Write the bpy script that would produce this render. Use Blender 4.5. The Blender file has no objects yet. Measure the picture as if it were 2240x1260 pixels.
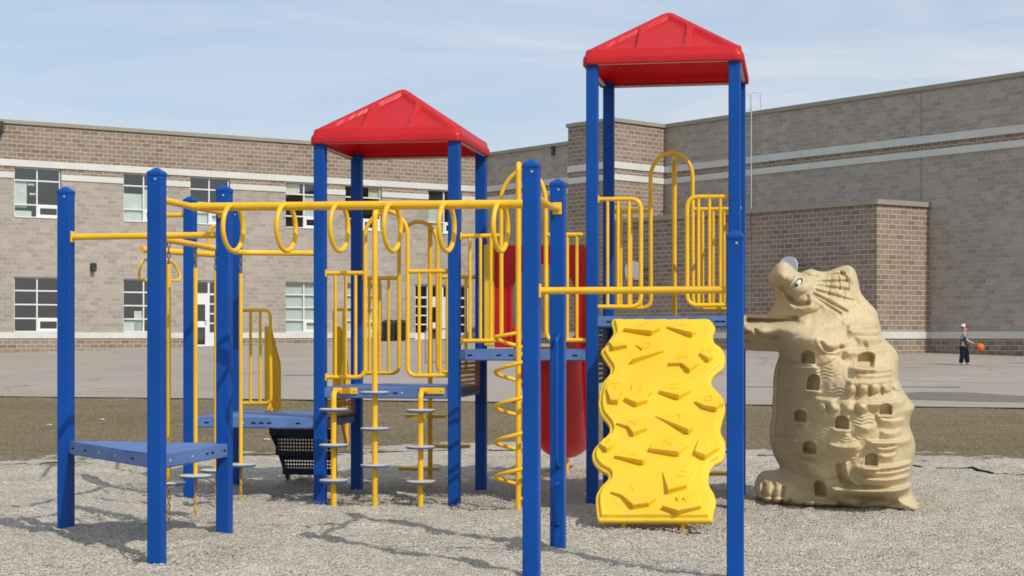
import bpy, bmesh, math, random
import numpy as np
from mathutils import Vector, Matrix, noise

random.seed(7)
rng = np.random.default_rng(7)
scene = bpy.context.scene
COL = scene.collection
F, CX, HY, EYE = 3600.0, 1120.0, 737.0, 1.3      # focal length and principal point measured in the photograph, eye height
R = math.radians

# ------------------------------------------------------------------ helpers
def ray(px, py):
    return Vector(((px - CX) / F, 1.0, (HY - py) / F))

def W(px, py, Y):
    d = ray(px, py)
    return Vector((d.x * Y, Y, EYE + d.z * Y))

def on_plane(px, py, P, d):
    """point of the vertical plane through P with horizontal direction d"""
    k = (px - CX) / F
    u = (k * P[1] - P[0]) / (d[0] - k * d[1])
    Y = P[1] + u * d[1]
    return Vector((P[0] + u * d[0], Y, EYE + (HY - py) / F * Y))

def hit(px, py, P0, n):
    d = ray(px, py); O = Vector((0, 0, EYE))
    return O + d * (n.dot(P0 - O) / n.dot(d))

def fillet(pts, r=0.05, n=5, closed=False):
    pts = [Vector(p) for p in pts]; out = []
    m = len(pts)
    for i, p in enumerate(pts):
        if not closed and (i == 0 or i == m - 1):
            out.append(p); continue
        a = pts[i - 1]; b = pts[(i + 1) % m]
        da, db = (a - p), (b - p)
        rr = min(r, da.length * .49, db.length * .49)
        A = p + da.normalized() * rr; B = p + db.normalized() * rr
        for k in range(n + 1):
            t = k / n
            out.append(A * (1 - t) ** 2 + p * 2 * t * (1 - t) + B * t * t)
    return out

def smooth_path(pts, n=6):
    """Catmull-Rom through the points"""
    pts = [Vector(p) for p in pts]; out = []
    P = [pts[0] * 2 - pts[1]] + pts + [pts[-1] * 2 - pts[-2]]
    for i in range(1, len(P) - 2):
        p0, p1, p2, p3 = P[i - 1], P[i], P[i + 1], P[i + 2]
        for k in range(n):
            t = k / n
            out.append(.5 * ((2 * p1) + (p2 - p0) * t + (2 * p0 - 5 * p1 + 4 * p2 - p3) * t * t + (3 * p1 - p0 - 3 * p2 + p3) * t ** 3))
    out.append(pts[-1])
    return out

class MB:
    def __init__(s):
        s.v = []; s.f = []; s.mi = []; s.sm = []
    def add(s, vs, fs, mi=0, smooth=False):
        o = len(s.v)
        s.v += [tuple(v) for v in vs]
        for f in fs:
            s.f.append([i + o for i in f]); s.mi.append(mi); s.sm.append(smooth)
        return s
    def box(s, c, size, ax=None, mi=0):
        c = Vector(c); ax = ax or (Vector((1, 0, 0)), Vector((0, 1, 0)), Vector((0, 0, 1)))
        h = [x / 2 for x in size]; vs = []
        for k in (-1, 1):
            for j in (-1, 1):
                for i in (-1, 1):
                    vs.append(c + ax[0] * (i * h[0]) + ax[1] * (j * h[1]) + ax[2] * (k * h[2]))
        fs = [(0, 2, 3, 1), (4, 5, 7, 6), (0, 1, 5, 4), (2, 6, 7, 3), (0, 4, 6, 2), (1, 3, 7, 5)]
        if ax[0].cross(ax[1]).dot(ax[2]) < 0: fs = [f[::-1] for f in fs]
        s.add(vs, fs, mi)
        return s
    def cbox(s, c, size, ax=None, b=.006, mi=0):
        """box with chamfered edges"""
        bm = bmesh.new(); t = MB().box(c, size, ax)
        vs = [bm.verts.new(v) for v in t.v]
        for f in t.f: bm.faces.new([vs[i] for i in f])
        bmesh.ops.bevel(bm, geom=bm.edges[:], offset=b, segments=2, affect='EDGES', profile=.5)
        bm.verts.index_update()
        s.add([v.co.copy() for v in bm.verts], [[v.index for v in f.verts] for f in bm.faces], mi)
        bm.free(); return s
    def tube(s, path, r, n=10, closed=False, caps=True, mi=0):
        path = [Vector(p) for p in path]
        q = [path[0]]
        for p in path[1:]:
            if (p - q[-1]).length > 1e-5: q.append(p)
        path = q; m = len(path)
        T = []
        for i in range(m):
            if closed: t = path[(i + 1) % m] - path[i - 1]
            else: t = path[min(i + 1, m - 1)] - path[max(i - 1, 0)]
            T.append(t.normalized())
        up = Vector((0, 0, 1)) if abs(T[0].z) < .9 else Vector((1, 0, 0))
        N = (up - T[0] * up.dot(T[0])).normalized()
        rr = r if hasattr(r, '__len__') else [r] * m
        vs = []
        for i in range(m):
            N = (N - T[i] * N.dot(T[i])).normalized(); B = T[i].cross(N)
            for k in range(n):
                a = 2 * math.pi * k / n
                vs.append(path[i] + (N * math.cos(a) + B * math.sin(a)) * rr[i])
        fs = []
        for i in range(m if closed else m - 1):
            for k in range(n):
                a = i * n + k; b = i * n + (k + 1) % n; j = (i + 1) % m
                fs.append((a, b, j * n + (k + 1) % n, j * n + k))
        s.add(vs, fs, mi, True)
        if caps and not closed:
            s.add(vs[:n], [list(range(n))[::-1]], mi); s.add(vs[-n:], [list(range(n))], mi)
        return s
    def lathe(s, c, prof, n=24, mi=0, smooth=True, axis=None):
        c = Vector(c); vs = []; fs = []
        for (r, z) in prof:
            for k in range(n):
                a = 2 * math.pi * k / n
                vs.append(c + Vector((r * math.cos(a), r * math.sin(a), z)))
        for i in range(len(prof) - 1):
            for k in range(n):
                fs.append((i * n + k, i * n + (k + 1) % n, (i + 1) * n + (k + 1) % n, (i + 1) * n + k))
        s.add(vs, fs, mi, smooth)
        s.add(vs[:n], [list(range(n))[::-1]], mi); s.add(vs[-n:], [list(range(n))], mi)
        return s
    def build(s, name, mats, parent=None, smooth_angle=None):
        me = bpy.data.meshes.new(name)
        me.from_pydata(s.v, [], s.f)
        mats = mats if isinstance(mats, (list, tuple)) else [mats]
        for m in mats: me.materials.append(m)
        me.polygons.foreach_set('material_index', s.mi)
        me.polygons.foreach_set('use_smooth', s.sm)
        me.update()
        return link(name, me, parent)

def link(name, me, parent=None):
    o = bpy.data.objects.new(name, me); COL.objects.link(o)
    if parent is not None:
        o.parent = parent
        if parent.type == 'EMPTY' and parent.get('worldkids'):
            o.matrix_parent_inverse = Matrix.Translation(-parent.location)
    return o

def empty(name, loc, world=True):
    o = bpy.data.objects.new(name, None); COL.objects.link(o); o.location = loc
    if world: o['worldkids'] = 1
    o.empty_display_size = .2
    return o

def tag(o, label, cat, group=None):
    o['label'] = label; o['category'] = cat
    if group: o['group'] = group
    return o

def kind(o, k):
    o['kind'] = k; return o

def np_mesh(name, V, Fq, mats, parent=None, smooth=True, mi=None, colors=None):
    """V (n,3), Fq (m,k) arrays"""
    me = bpy.data.meshes.new(name); k = Fq.shape[1]
    me.vertices.add(len(V)); me.vertices.foreach_set('co', np.ascontiguousarray(V, np.float32).ravel())
    me.loops.add(Fq.size); me.loops.foreach_set('vertex_index', np.ascontiguousarray(Fq, np.int32).ravel())
    me.polygons.add(len(Fq))
    me.polygons.foreach_set('loop_start', np.arange(0, Fq.size, k, dtype=np.int32))
    me.polygons.foreach_set('loop_total', np.full(len(Fq), k, np.int32))
    me.polygons.foreach_set('use_smooth', np.full(len(Fq), smooth, bool))
    for m in (mats if isinstance(mats, (list, tuple)) else [mats]): me.materials.append(m)
    if mi is not None: me.polygons.foreach_set('material_index', np.asarray(mi, np.int32))
    me.update(calc_edges=True); me.validate()
    return link(name, me, parent)

# ------------------------------------------------------------------ materials
def new_mat(name):
    m = bpy.data.materials.new(name); m.use_nodes = True
    nt = m.node_tree; b = nt.nodes['Principled BSDF']
    return m, nt, b

def N(nt, t, **kw):
    n = nt.nodes.new(t)
    for k, v in kw.items():
        if k in n.inputs.keys(): n.inputs[k].default_value = v
        else: setattr(n, k, v)
    return n

def ramp(nt, fac, stops):
    n = nt.nodes.new('ShaderNodeValToRGB'); e = n.color_ramp.elements
    while len(e) < len(stops): e.new(.5)
    for el, (p, c) in zip(e, stops):
        el.position = p; el.color = (*c, 1) if len(c) == 3 else c
    nt.links.new(fac, n.inputs['Fac']); return n.outputs['Color']

def mix(nt, fac, a, b, mode='MIX'):
    n = nt.nodes.new('ShaderNodeMix'); n.data_type = 'RGBA'; n.blend_type = mode
    for sock, v in ((n.inputs[0], fac), (n.inputs[6], a), (n.inputs[7], b)):
        if hasattr(v, 'links'): nt.links.new(v, sock)
        else: sock.default_value = v if not isinstance(v, tuple) else (*v, 1)[:4]
    return n.outputs[2]

def bump(nt, b, h, strength=.3, dist=.01):
    n = N(nt, 'ShaderNodeBump', Strength=strength, Distance=dist)
    nt.links.new(h, n.inputs['Height']); nt.links.new(n.outputs['Normal'], b.inputs['Normal'])

def paint(name, col, rough=.4, var=.12, scale=3., bmp=.05, spec=.5, dirt=None, dirt_amt=.35, wear=0.):
    """painted or moulded surface with small uneven tone, faint orange peel and scuffs"""
    m, nt, b = new_mat(name)
    tc = N(nt, 'ShaderNodeNewGeometry')
    n1 = N(nt, 'ShaderNodeTexNoise', Scale=scale, Detail=5., Roughness=.6)
    nt.links.new(tc.outputs['Position'], n1.inputs['Vector'])
    lo = tuple(c * (1 - var) for c in col); hi = tuple(min(1, c * (1 + var)) for c in col)
    c = ramp(nt, n1.outputs['Fac'], [(.3, lo), (.7, hi)])
    n2 = N(nt, 'ShaderNodeTexNoise', Scale=38., Detail=4., Roughness=.7)
    nt.links.new(tc.outputs['Position'], n2.inputs['Vector'])
    if dirt:
        f = ramp(nt, n2.outputs['Fac'], [(.56, (0, 0, 0)), (.75, (dirt_amt,) * 3)])
        c = mix(nt, f, c, dirt)
    if wear:                                      # pale scuffs and drip streaks
        mp = N(nt, 'ShaderNodeMapping'); mp.inputs['Scale'].default_value = (16, 16, 2.2)
        nt.links.new(tc.outputs['Position'], mp.inputs['Vector'])
        n3 = N(nt, 'ShaderNodeTexNoise', Scale=1., Detail=6., Roughness=.7); nt.links.new(mp.outputs['Vector'], n3.inputs['Vector'])
        c = mix(nt, ramp(nt, n3.outputs['Fac'], [(.55, (0, 0, 0)), (.8, (wear,) * 3)]), c, dirt)
        v3 = N(nt, 'ShaderNodeTexVoronoi', Scale=9., feature='DISTANCE_TO_EDGE')
        nw = N(nt, 'ShaderNodeTexNoise', Scale=5., Detail=2.); nt.links.new(tc.outputs['Position'], nw.inputs['Vector'])
        av = N(nt, 'ShaderNodeVectorMath', operation='ADD'); nt.links.new(tc.outputs['Position'], av.inputs[0]); nt.links.new(nw.outputs['Color'], av.inputs[1])
        nt.links.new(av.outputs[0], v3.inputs['Vector'])
        sc_ = N(nt, 'ShaderNodeMath', operation='MULTIPLY')
        nt.links.new(ramp(nt, v3.outputs['Distance'], [(.0, (wear,) * 3), (.012, (0, 0, 0))]), sc_.inputs[0])
        nt.links.new(ramp(nt, nw.outputs['Fac'], [(.52, (0, 0, 0)), (.62, (1, 1, 1))]), sc_.inputs[1])
        c = mix(nt, sc_.outputs[0], c, dirt)
    nt.links.new(c, b.inputs['Base Color'])
    b.inputs['Roughness'].default_value = rough
    r = ramp(nt, n2.outputs['Fac'], [(.3, (rough * .8,) * 3), (.7, (min(1, rough * 1.25),) * 3)])
    nt.links.new(r, b.inputs['Roughness'])
    b.inputs['Specular IOR Level'].default_value = spec
    if bmp: bump(nt, b, n2.outputs['Fac'], bmp, .004)
    return m

M = {}
M['blue'] = paint('blue_painted_steel', (.0004, .062, .31), .45, .14, 2.2, .04, .25, (.03, .11, .30), .18, .25)
M['deck'] = paint('blue_coated_deck', (.085, .175, .40), .6, .18, 5., .1, .5, (.25, .24, .22), .5)
M['yellow'] = paint('yellow_painted_pipe', (.85, .49, .014), .36, .10, 3., .03, .45, (.45, .24, .02), .3, .45)
def translucent(m, col, f):
    nt = m.node_tree; b = nt.nodes['Principled BSDF']; o = nt.nodes['Material Output']
    t = nt.nodes.new('ShaderNodeBsdfTranslucent'); t.inputs[0].default_value = (*col, 1)
    x = nt.nodes.new('ShaderNodeMixShader'); x.inputs[0].default_value = f
    nt.links.new(b.outputs[0], x.inputs[1]); nt.links.new(t.outputs[0], x.inputs[2]); nt.links.new(x.outputs[0], o.inputs['Surface'])
M['yplastic'] = paint('yellow_moulded_plastic', (.83, .535, .026), .45, .10, 2.5, .08, .4, (.52, .40, .13), .45, .55)
M['red'] = paint('red_moulded_plastic', (.66, .018, .024), .38, .10, 2.5, .05, .5, (.55, .09, .08), .3, .35)
translucent(M['red'], (.9, .022, .02), .36)
M['disc'] = paint('worn_pod_top', (.55, .50, .42), .6, .15, 20., .1, .3)
M['discside'] = paint('pod_rim_blue', (.10, .16, .33), .5, .15, 12., .05, .3)
M['steel'] = paint('zinc_steel', (.45, .44, .42), .4, .1, 10., 0, .5)
M['slot'] = paint('dark_slot', (.008, .012, .04), .7, .1, 10., 0, .2)
M['chain'] = paint('yellow_coated_chain', (.62, .33, .02), .45, .2, 30., 0, .4, (.2, .12, .05), .5)
M['chaindark'] = paint('steel_chain', (.16, .13, .11), .4, .2, 30., 0, .5)
M['perfblue'] = paint('dark_blue_perforated_steel', (.006, .010, .030), .5, .15, 6., .03, .4)
M['perfyellow'] = paint('yellow_perforated_steel', (.55, .27, .02), .45, .15, 6., .03, .4)
M['tan'] = paint('tan_cast_concrete_look', (.54, .435, .255), .5, .08, 2.2, .05, .35, (.40, .31, .17), .5)
M['white'] = paint('white_gloss', (.80, .80, .78), .25, .04, 8., 0, .5)
M['black'] = paint('black_rubber', (.018, .018, .02), .55, .2, 8., .05, .4)
M['greybin'] = paint('dark_bin_plastic', (.03, .028, .026), .5, .3, 9., .2, .4)
M['frame'] = paint('white_window_frame', (.72, .74, .73), .4, .05, 4., 0, .4)
M['blind'] = paint('pale_blind', (.62, .68, .64), .8, .08, 3., 0, .1)
M['paper'] = paint('cream_paper', (.70, .66, .48), .8, .1, 3., 0, .1)
M['stone'] = paint('pale_stone_band', (.62, .62, .58), .8, .07, 1.2, .1, .2)
M['cap'] = paint('olive_metal_cap', (.30, .285, .215), .5, .08, 1., 0, .4)
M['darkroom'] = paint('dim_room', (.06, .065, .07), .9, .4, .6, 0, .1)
M['joint'] = paint('dark_joint', (.29, .265, .24), .9, .1, 2., 0, .1)
M['lamp'] = paint('dark_lamp_housing', (.03, .03, .035), .5, .2, 5., 0, .4)
M['galv'] = paint('galvanised_pipe', (.50, .55, .52), .45, .1, 5., 0, .5)
M['ventgrey'] = paint('grey_vent', (.20, .225, .26), .6, .1, 5., 0, .3)
M['backboard'] = paint('white_backboard', (.66, .70, .74), .4, .04, 2., 0, .4)
M['rim'] = paint('orange_rim', (.42, .05, .02), .5, .1, 5., 0, .4)
M['skin'] = paint('skin', (.55, .32, .23), .55, .05, 12., 0, .3)
M['shirt'] = None
M['trousers'] = paint('dark_trousers', (.012, .022, .034), .85, .3, 14., .1, .1)
M['navy'] = paint('navy_jacket', (.012, .018, .06), .85, .3, 14., .1, .1)
M['shoe'] = paint('pale_shoe', (.30, .33, .30), .6, .1, 14., 0, .2)
M['capred'] = paint('red_cap_cloth', (.42, .03, .04), .8, .1, 14., 0, .1)
M['capwhite'] = paint('white_cap_cloth', (.75, .75, .72), .8, .05, 14., 0, .1)
M['hair'] = paint('dark_hair', (.02, .014, .01), .6, .2, 30., 0, .2)
M['ball'] = paint('orange_ball', (.62, .17, .03), .6, .1, 20., .1, .3)
M['edging'] = paint('black_edging', (.02, .02, .022), .6, .3, 6., .1, .3)
M['pinkrail'] = paint('faded_red_rail', (.42, .22, .22), .5, .2, 2., 0, .4)
M['paintline'] = paint('worn_yellow_line', (.38, .34, .20), .9, .2, 3., 0, .1)

# patterned shirt
m, nt, b = new_mat('patterned_shirt')
g = N(nt, 'ShaderNodeTexCoord'); v = N(nt, 'ShaderNodeTexVoronoi', Scale=14.)
nt.links.new(g.outputs['Object'], v.inputs['Vector'])
nt.links.new(ramp(nt, v.outputs['Color'], [(.35, (.05, .07, .09)), (.5, (.38, .40, .46)), (.7, (.10, .12, .15))]), b.inputs['Base Color'])
b.inputs['Roughness'].default_value = .9; M['shirt'] = m

def brick_mat(name, cols, mortar, w=.31, h=.148, mort=.008, seed=0., blot=.3):
    m, nt, b = new_mat(name)
    uv = N(nt, 'ShaderNodeUVMap'); 
    br = N(nt, 'ShaderNodeTexBrick', offset=.5, offset_frequency=2)
    br.inputs['Scale'].default_value = 1.; br.inputs['Mortar Size'].default_value = mort
    br.inputs['Brick Width'].default_value = w; br.inputs['Row Height'].default_value = h
    br.inputs['Mortar Smooth'].default_value = .2; br.inputs['Bias'].default_value = 0.
    br.inputs['Color1'].default_value = (0, 0, 0, 1); br.inputs['Color2'].default_value = (1, 1, 1, 1)
    br.inputs['Mortar'].default_value = (.5, .5, .5, 1)
    nt.links.new(uv.outputs['UV'], br.inputs['Vector'])
    c = ramp(nt, br.outputs['Color'], cols)
    n1 = N(nt, 'ShaderNodeTexNoise', Scale=26., Detail=6., Roughness=.75)
    nt.links.new(uv.outputs['UV'], n1.inputs['Vector'])
    c = mix(nt, blot, c, ramp(nt, n1.outputs['Fac'], [(.35, (.25, .25, .25)), (.65, (.9, .88, .85))]), 'OVERLAY')
    n2 = N(nt, 'ShaderNodeTexNoise', Scale=.35, Detail=4.)
    nt.links.new(uv.outputs['UV'], n2.inputs['Vector'])
    c = mix(nt, .35, c, ramp(nt, n2.outputs['Fac'], [(.3, (.38, .38, .38)), (.7, (.62, .62, .61))]), 'OVERLAY')
    nm = N(nt, 'ShaderNodeTexNoise', Scale=3., Detail=3.)
    nt.links.new(uv.outputs['UV'], nm.inputs['Vector'])
    mo = ramp(nt, nm.outputs['Fac'], [(.3, tuple(x * .75 for x in mortar)), (.7, mortar)])
    c = mix(nt, br.outputs['Fac'], c, mo)
    nt.links.new(c, b.inputs['Base Color']); b.inputs['Roughness'].default_value = .9
    b.inputs['Specular IOR Level'].default_value = .15
    inv = N(nt, 'ShaderNodeMath', operation='SUBTRACT'); inv.inputs[0].default_value = 1.
    nt.links.new(br.outputs['Fac'], inv.inputs[1]); bump(nt, b, inv.outputs[0], .4, .01)
    return m
M['brown'] = brick_mat('brown_block', [(0, (.205, .154, .118)), (.35, (.245, .186, .143)), (.7, (.285, .221, .170)), (1, (.25, .205, .172))], (.56, .50, .41), w=.32, h=.150, mort=.011)
M['beige'] = brick_mat('speckled_grey_block', [(0, (.29, .258, .225)), (.4, (.34, .302, .264)), (.7, (.385, .345, .303)), (1, (.32, .287, .253))], (.50, .46, .405), w=.32, h=.150, mort=.009, blot=.6)

def glass_mat():
    m, nt, b = new_mat('window_glass'); nt.nodes.remove(b)
    o = nt.nodes['Material Output']
    t = N(nt, 'ShaderNodeBsdfTransparent'); t.inputs[0].default_value = (.90, .93, .92, 1)
    g = N(nt, 'ShaderNodeBsdfGlossy'); g.inputs['Roughness'].default_value = .03
    mx = N(nt, 'ShaderNodeMixShader'); mx.inputs[0].default_value = .15
    nt.links.new(t.outputs[0], mx.inputs[1]); nt.links.new(g.outputs[0], mx.inputs[2])
    nt.links.new(mx.outputs[0], o.inputs['Surface'])
    return m
M['glass'] = glass_mat()

def gravel_mat(name='gravel'):
    m, nt, b = new_mat(name)
    g = N(nt, 'ShaderNodeNewGeometry')
    v = N(nt, 'ShaderNodeTexVoronoi', Scale=52.)
    nt.links.new(g.outputs['Position'], v.inputs['Vector'])
    sep = N(nt, 'ShaderNodeSeparateColor'); nt.links.new(v.outputs['Color'], sep.inputs[0])
    c = ramp(nt, sep.outputs[0], [(0, (.36, .32, .262)), (.25, (.43, .39, .322)), (.6, (.48, .438, .368)), (.88, (.54, .498, .425)), (1, (.61, .57, .50))])
    n = N(nt, 'ShaderNodeTexNoise', Scale=1.1, Detail=6., Roughness=.65)
    nt.links.new(g.outputs['Position'], n.inputs['Vector'])
    c = mix(nt, .55, c, ramp(nt, n.outputs['Fac'], [(.3, (.36, .355, .34)), (.7, (.64, .63, .61))]), 'OVERLAY')
    dk = ramp(nt, v.outputs['Distance'], [(.5, (1, 1, 1)), (1, (.7, .68, .65))])
    c = mix(nt, .8, c, dk, 'MULTIPLY')
    nt.links.new(c, b.inputs['Base Color']); b.inputs['Roughness'].default_value = .95
    b.inputs['Specular IOR Level'].default_value = .1
    inv = N(nt, 'ShaderNodeMath', operation='SUBTRACT'); inv.inputs[0].default_value = 1.
    nt.links.new(v.outputs['Distance'], inv.inputs[1]); bump(nt, b, inv.outputs[0], .9, .02)
    return m
M['gravel'] = gravel_mat()

def chip_mat():
    m, nt, b = new_mat('gravel_chips')
    a = N(nt, 'ShaderNodeNewGeometry')
    c = ramp(nt, a.outputs['Random Per Island'], [(0, (.33, .292, .235)), (.2, (.42, .38, .312)), (.6, (.485, .442, .37)), (.9, (.545, .502, .428)), (1, (.62, .575, .50))])
    nt.links.new(c, b.inputs['Base Color']); b.inputs['Roughness'].default_value = .9
    b.inputs['Specular IOR Level'].default_value = .15
    return m
M['chip'] = chip_mat()

def lawn_mat():
    m, nt, b = new_mat('dormant_turf')
    g = N(nt, 'ShaderNodeNewGeometry')
    mp = N(nt, 'ShaderNodeMapping'); mp.inputs['Scale'].default_value = (1, 1, 1)
    nt.links.new(g.outputs['Position'], mp.inputs['Vector'])
    n = N(nt, 'ShaderNodeTexNoise', Scale=1.6, Detail=8., Roughness=.72)
    nt.links.new(mp.outputs['Vector'], n.inputs['Vector'])
    c = ramp(nt, n.outputs['Fac'], [(.25, (.185, .143, .094)), (.45, (.25, .198, .130)), (.6, (.285, .230, .146)), (.8, (.37, .31, .21))])
    n2 = N(nt, 'ShaderNodeTexNoise', Scale=.22, Detail=3.)
    nt.links.new(mp.outputs['Vector'], n2.inputs['Vector'])
    c = mix(nt, ramp(nt, n2.outputs['Fac'], [(.42, (0, 0, 0)), (.62, (.6, .6, .6))]), c, (.20, .17, .082))
    n3 = N(nt, 'ShaderNodeTexNoise', Scale=60., Detail=4., Roughness=.8)
    nt.links.new(mp.outputs['Vector'], n3.inputs['Vector'])
    c = mix(nt, .4, c, ramp(nt, n3.outputs['Fac'], [(.3, (.25, .25, .25)), (.7, (.8, .8, .8))]), 'OVERLAY')
    nt.links.new(c, b.inputs['Base Color']); b.inputs['Roughness'].default_value = 1.
    b.inputs['Specular IOR Level'].default_value = .05
    bump(nt, b, n3.outputs['Fac'], .8, .05)
    return m
M['lawn'] = lawn_mat()

def blade_mat():
    m, nt, b = new_mat('grass_blades')
    a = N(nt, 'ShaderNodeNewGeometry')
    c = ramp(nt, a.outputs['Random Per Island'], [(0, (.26, .20, .125)), (.4, (.31, .245, .155)), (.7, (.355, .285, .185)), (.88, (.28, .245, .125)), (1, (.44, .37, .25))])
    nt.links.new(c, b.inputs['Base Color']); b.inputs['Roughness'].default_value = .9
    b.inputs['Specular IOR Level'].default_value = .1
    return m
M['blade'] = blade_mat()

def asphalt_mat(name, dark=1.):
    m, nt, b = new_mat(name)
    g = N(nt, 'ShaderNodeNewGeometry')
    n = N(nt, 'ShaderNodeTexNoise', Scale=.35, Detail=7., Roughness=.65)
    nt.links.new(g.outputs['Position'], n.inputs['Vector'])
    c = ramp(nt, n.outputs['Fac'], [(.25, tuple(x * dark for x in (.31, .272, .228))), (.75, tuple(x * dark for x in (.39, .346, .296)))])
    n2 = N(nt, 'ShaderNodeTexNoise', Scale=90., Detail=3., Roughness=.8)
    nt.links.new(g.outputs['Position'], n2.inputs['Vector'])
    c = mix(nt, .5, c, ramp(nt, n2.outputs['Fac'], [(.3, (.25, .25, .25)), (.7, (.75, .75, .75))]), 'OVERLAY')
    w = N(nt, 'ShaderNodeTexVoronoi', Scale=.16, feature='DISTANCE_TO_EDGE')
    ds = N(nt, 'ShaderNodeTexNoise', Scale=1.2, Detail=4.)
    nt.links.new(g.outputs['Position'], ds.inputs['Vector'])
    ad = N(nt, 'ShaderNodeVectorMath', operation='ADD'); nt.links.new(g.outputs['Position'], ad.inputs[0]); nt.links.new(ds.outputs['Color'], ad.inputs[1])
    nt.links.new(ad.outputs[0], w.inputs['Vector'])
    crack = ramp(nt, w.outputs['Distance'], [(0., (.5, .5, .5)), (.006, (0, 0, 0))])
    c = mix(nt, crack, c, (.07, .065, .06))
    nt.links.new(c, b.inputs['Base Color']); b.inputs['Roughness'].default_value = .95
    b.inputs['Specular IOR Level'].default_value = .12
    bump(nt, b, n2.outputs['Fac'], .4, .01)
    return m
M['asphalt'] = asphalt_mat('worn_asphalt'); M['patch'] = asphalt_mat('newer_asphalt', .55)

# ------------------------------------------------------------------ ground
E0 = Vector((-10.7, 34.4)); EN = Vector((.273, .962))     # edge of the paved yard and its normal
def dist_edge(x, y): return (x - E0.x) * EN.x + (y - E0.y) * EN.y
def sstep(a, b, x):
    t = np.clip((x - a) / (b - a), 0, 1); return t * t * (3 - 2 * t)
def terrain(x, y):
    d = dist_edge(x, y)
    z = .05 * sstep(-14., -1., d) + .036 * np.clip(d, 0, 24.)
    return z
def yard(x, y): return .05 + .036 * dist_edge(x, y) + .012

ybx = [-30, -9, -5.6, -3.6, -2, 0, 1, 2.6, 5, 9, 30]; yby = [15.5, 17.0, 17.9, 18.1, 18.9, 20.7, 20.6, 19.3, 17.9, 16.4, 15.]
def fbm2(x, y, f, seed=0., oct=4):
    out = np.zeros_like(x)
    for i in range(len(x.flat)):
        out.flat[i] = noise.fractal((x.flat[i] * f + seed, y.flat[i] * f - seed, seed), 1., 2., oct)
    return out
def wave_noise(x, y, f, seed, n=28):
    """cheap band-limited noise from random plane waves"""
    r_ = np.random.default_rng(seed); o = np.zeros_like(x)
    for _ in range(n):
        a = r_.uniform(0, 2 * np.pi); k = f * np.exp(r_.uniform(-.8, .8)); p = r_.uniform(0, 2 * np.pi)
        o += np.sin((x * np.cos(a) + y * np.sin(a)) * k * 2 * np.pi + p)
    return o / np.sqrt(n / 2.)
def dips(x, y):
    z = np.zeros_like(x)
    for (a, b_, r_, h) in ((-2.1, 9.62, .45, -.045), (-1.9, 10.5, .3, -.01), (-2.2, 10.9, .8, .02), (-.9, 11.9, .9, .012), (.9, 11.0, .7, -.04), (.3, 10.6, .7, .015), (-1.6, 9.6, .6, .02), (.6, 9.5, .8, -.015), (-.4, 13.3, .8, -.03), (-1.9, 14.4, .6, -.03)):
        z += h * np.exp(-((x - a) ** 2 + (y - b_) ** 2) / (r_ * r_))
    return z
def gravel_h(x, y):
    s = np.interp(x, ybx, yby) + .30 * wave_noise(x, y, .5, 5) + .16 * wave_noise(x, y, 1.7, 6) + .10 * wave_noise(x, y, 4.5, 7) - y
    m = sstep(-.22, .22, s)
    bumps = .012 * wave_noise(x, y, .9, 11) + .008 * wave_noise(x, y, 2.6, 12) + .004 * wave_noise(x, y, 7., 13)
    return terrain(x, y) - .05 + m * (.05 + (bumps + dips(x, y)) * sstep(0, 1.6, s))

def grid_mesh(name, xs, ys, fz, mat):
    X, Y = np.meshgrid(xs, ys); Z = fz(X, Y)
    V = np.stack([X, Y, Z], -1).reshape(-1, 3); nx, ny = len(xs), len(ys)
    i = np.arange(nx * ny).reshape(ny, nx)
    Fq = np.stack([i[:-1, :-1], i[:-1, 1:], i[1:, 1:], i[1:, :-1]], -1).reshape(-1, 4)
    return np_mesh(name, V, Fq, mat)
lx = np.concatenate([[-600, -200, -80], np.linspace(-40, 40, 81), [80, 200, 600]])
ly = np.concatenate([[-300, -60, -10], np.linspace(0, 70, 141), [100, 250, 900]])
kind(grid_mesh('ground', lx, ly, lambda x, y: terrain(x, y) - .03 * (dist_edge(x, y) > 0) - .15 * sstep(-.6, -2.2, y - np.interp(x, ybx, yby)), M['lawn']), 'structure')
gx = np.concatenate([np.linspace(-30, -8, 45)[:-1], np.linspace(-8, 8, 401), np.linspace(8, 30, 45)[1:]])
gy = np.concatenate([np.linspace(-6, 7.5, 28)[:-1], np.linspace(7.5, 22.5, 376)])
kind(grid_mesh('gravel', gx, gy, gravel_h, M['gravel']), 'structure')

# paved yard
ED = Vector((-EN.y, EN.x)) * -1
def yp(a, d):
    p = E0 + ED * a + EN * d
    return (p.x, p.y, yard(p.x, p.y))
mb = MB(); n_ = 90; edge = []; far = []
for i in range(n_ + 1):
    a = -40 + 110 * i / n_
    edge.append(yp(a, .08 * noise.noise((a * .9, 3, 1)) + .04 * noise.noise((a * 3.1, 8, 1))))
    far.append(yp(a, 45.))
mb.add(edge + far, [(i, i + 1, n_ + 2 + i, n_ + 1 + i) for i in range(n_)])
kind(mb.build('asphalt', M['asphalt']), 'structure')
def yard_hit(px, py, lift=.004):
    d = ray(px, py); O = Vector((0, 0, EYE))
    # yard plane: z = .062 + .036*((x-E0x)*ENx+(y-E0y)*ENy)
    n = Vector((-.036 * EN.x, -.036 * EN.y, 1.)); P0 = Vector((E0.x, E0.y, .062 + lift))
    return O + d * (n.dot(P0 - O) / n.dot(d))
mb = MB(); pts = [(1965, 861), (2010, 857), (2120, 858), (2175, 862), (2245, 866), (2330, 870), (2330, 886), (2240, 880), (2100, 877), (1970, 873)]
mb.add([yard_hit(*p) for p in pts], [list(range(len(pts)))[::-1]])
kind(mb.build('asphalt_patch', M['patch']), 'structure')
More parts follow.
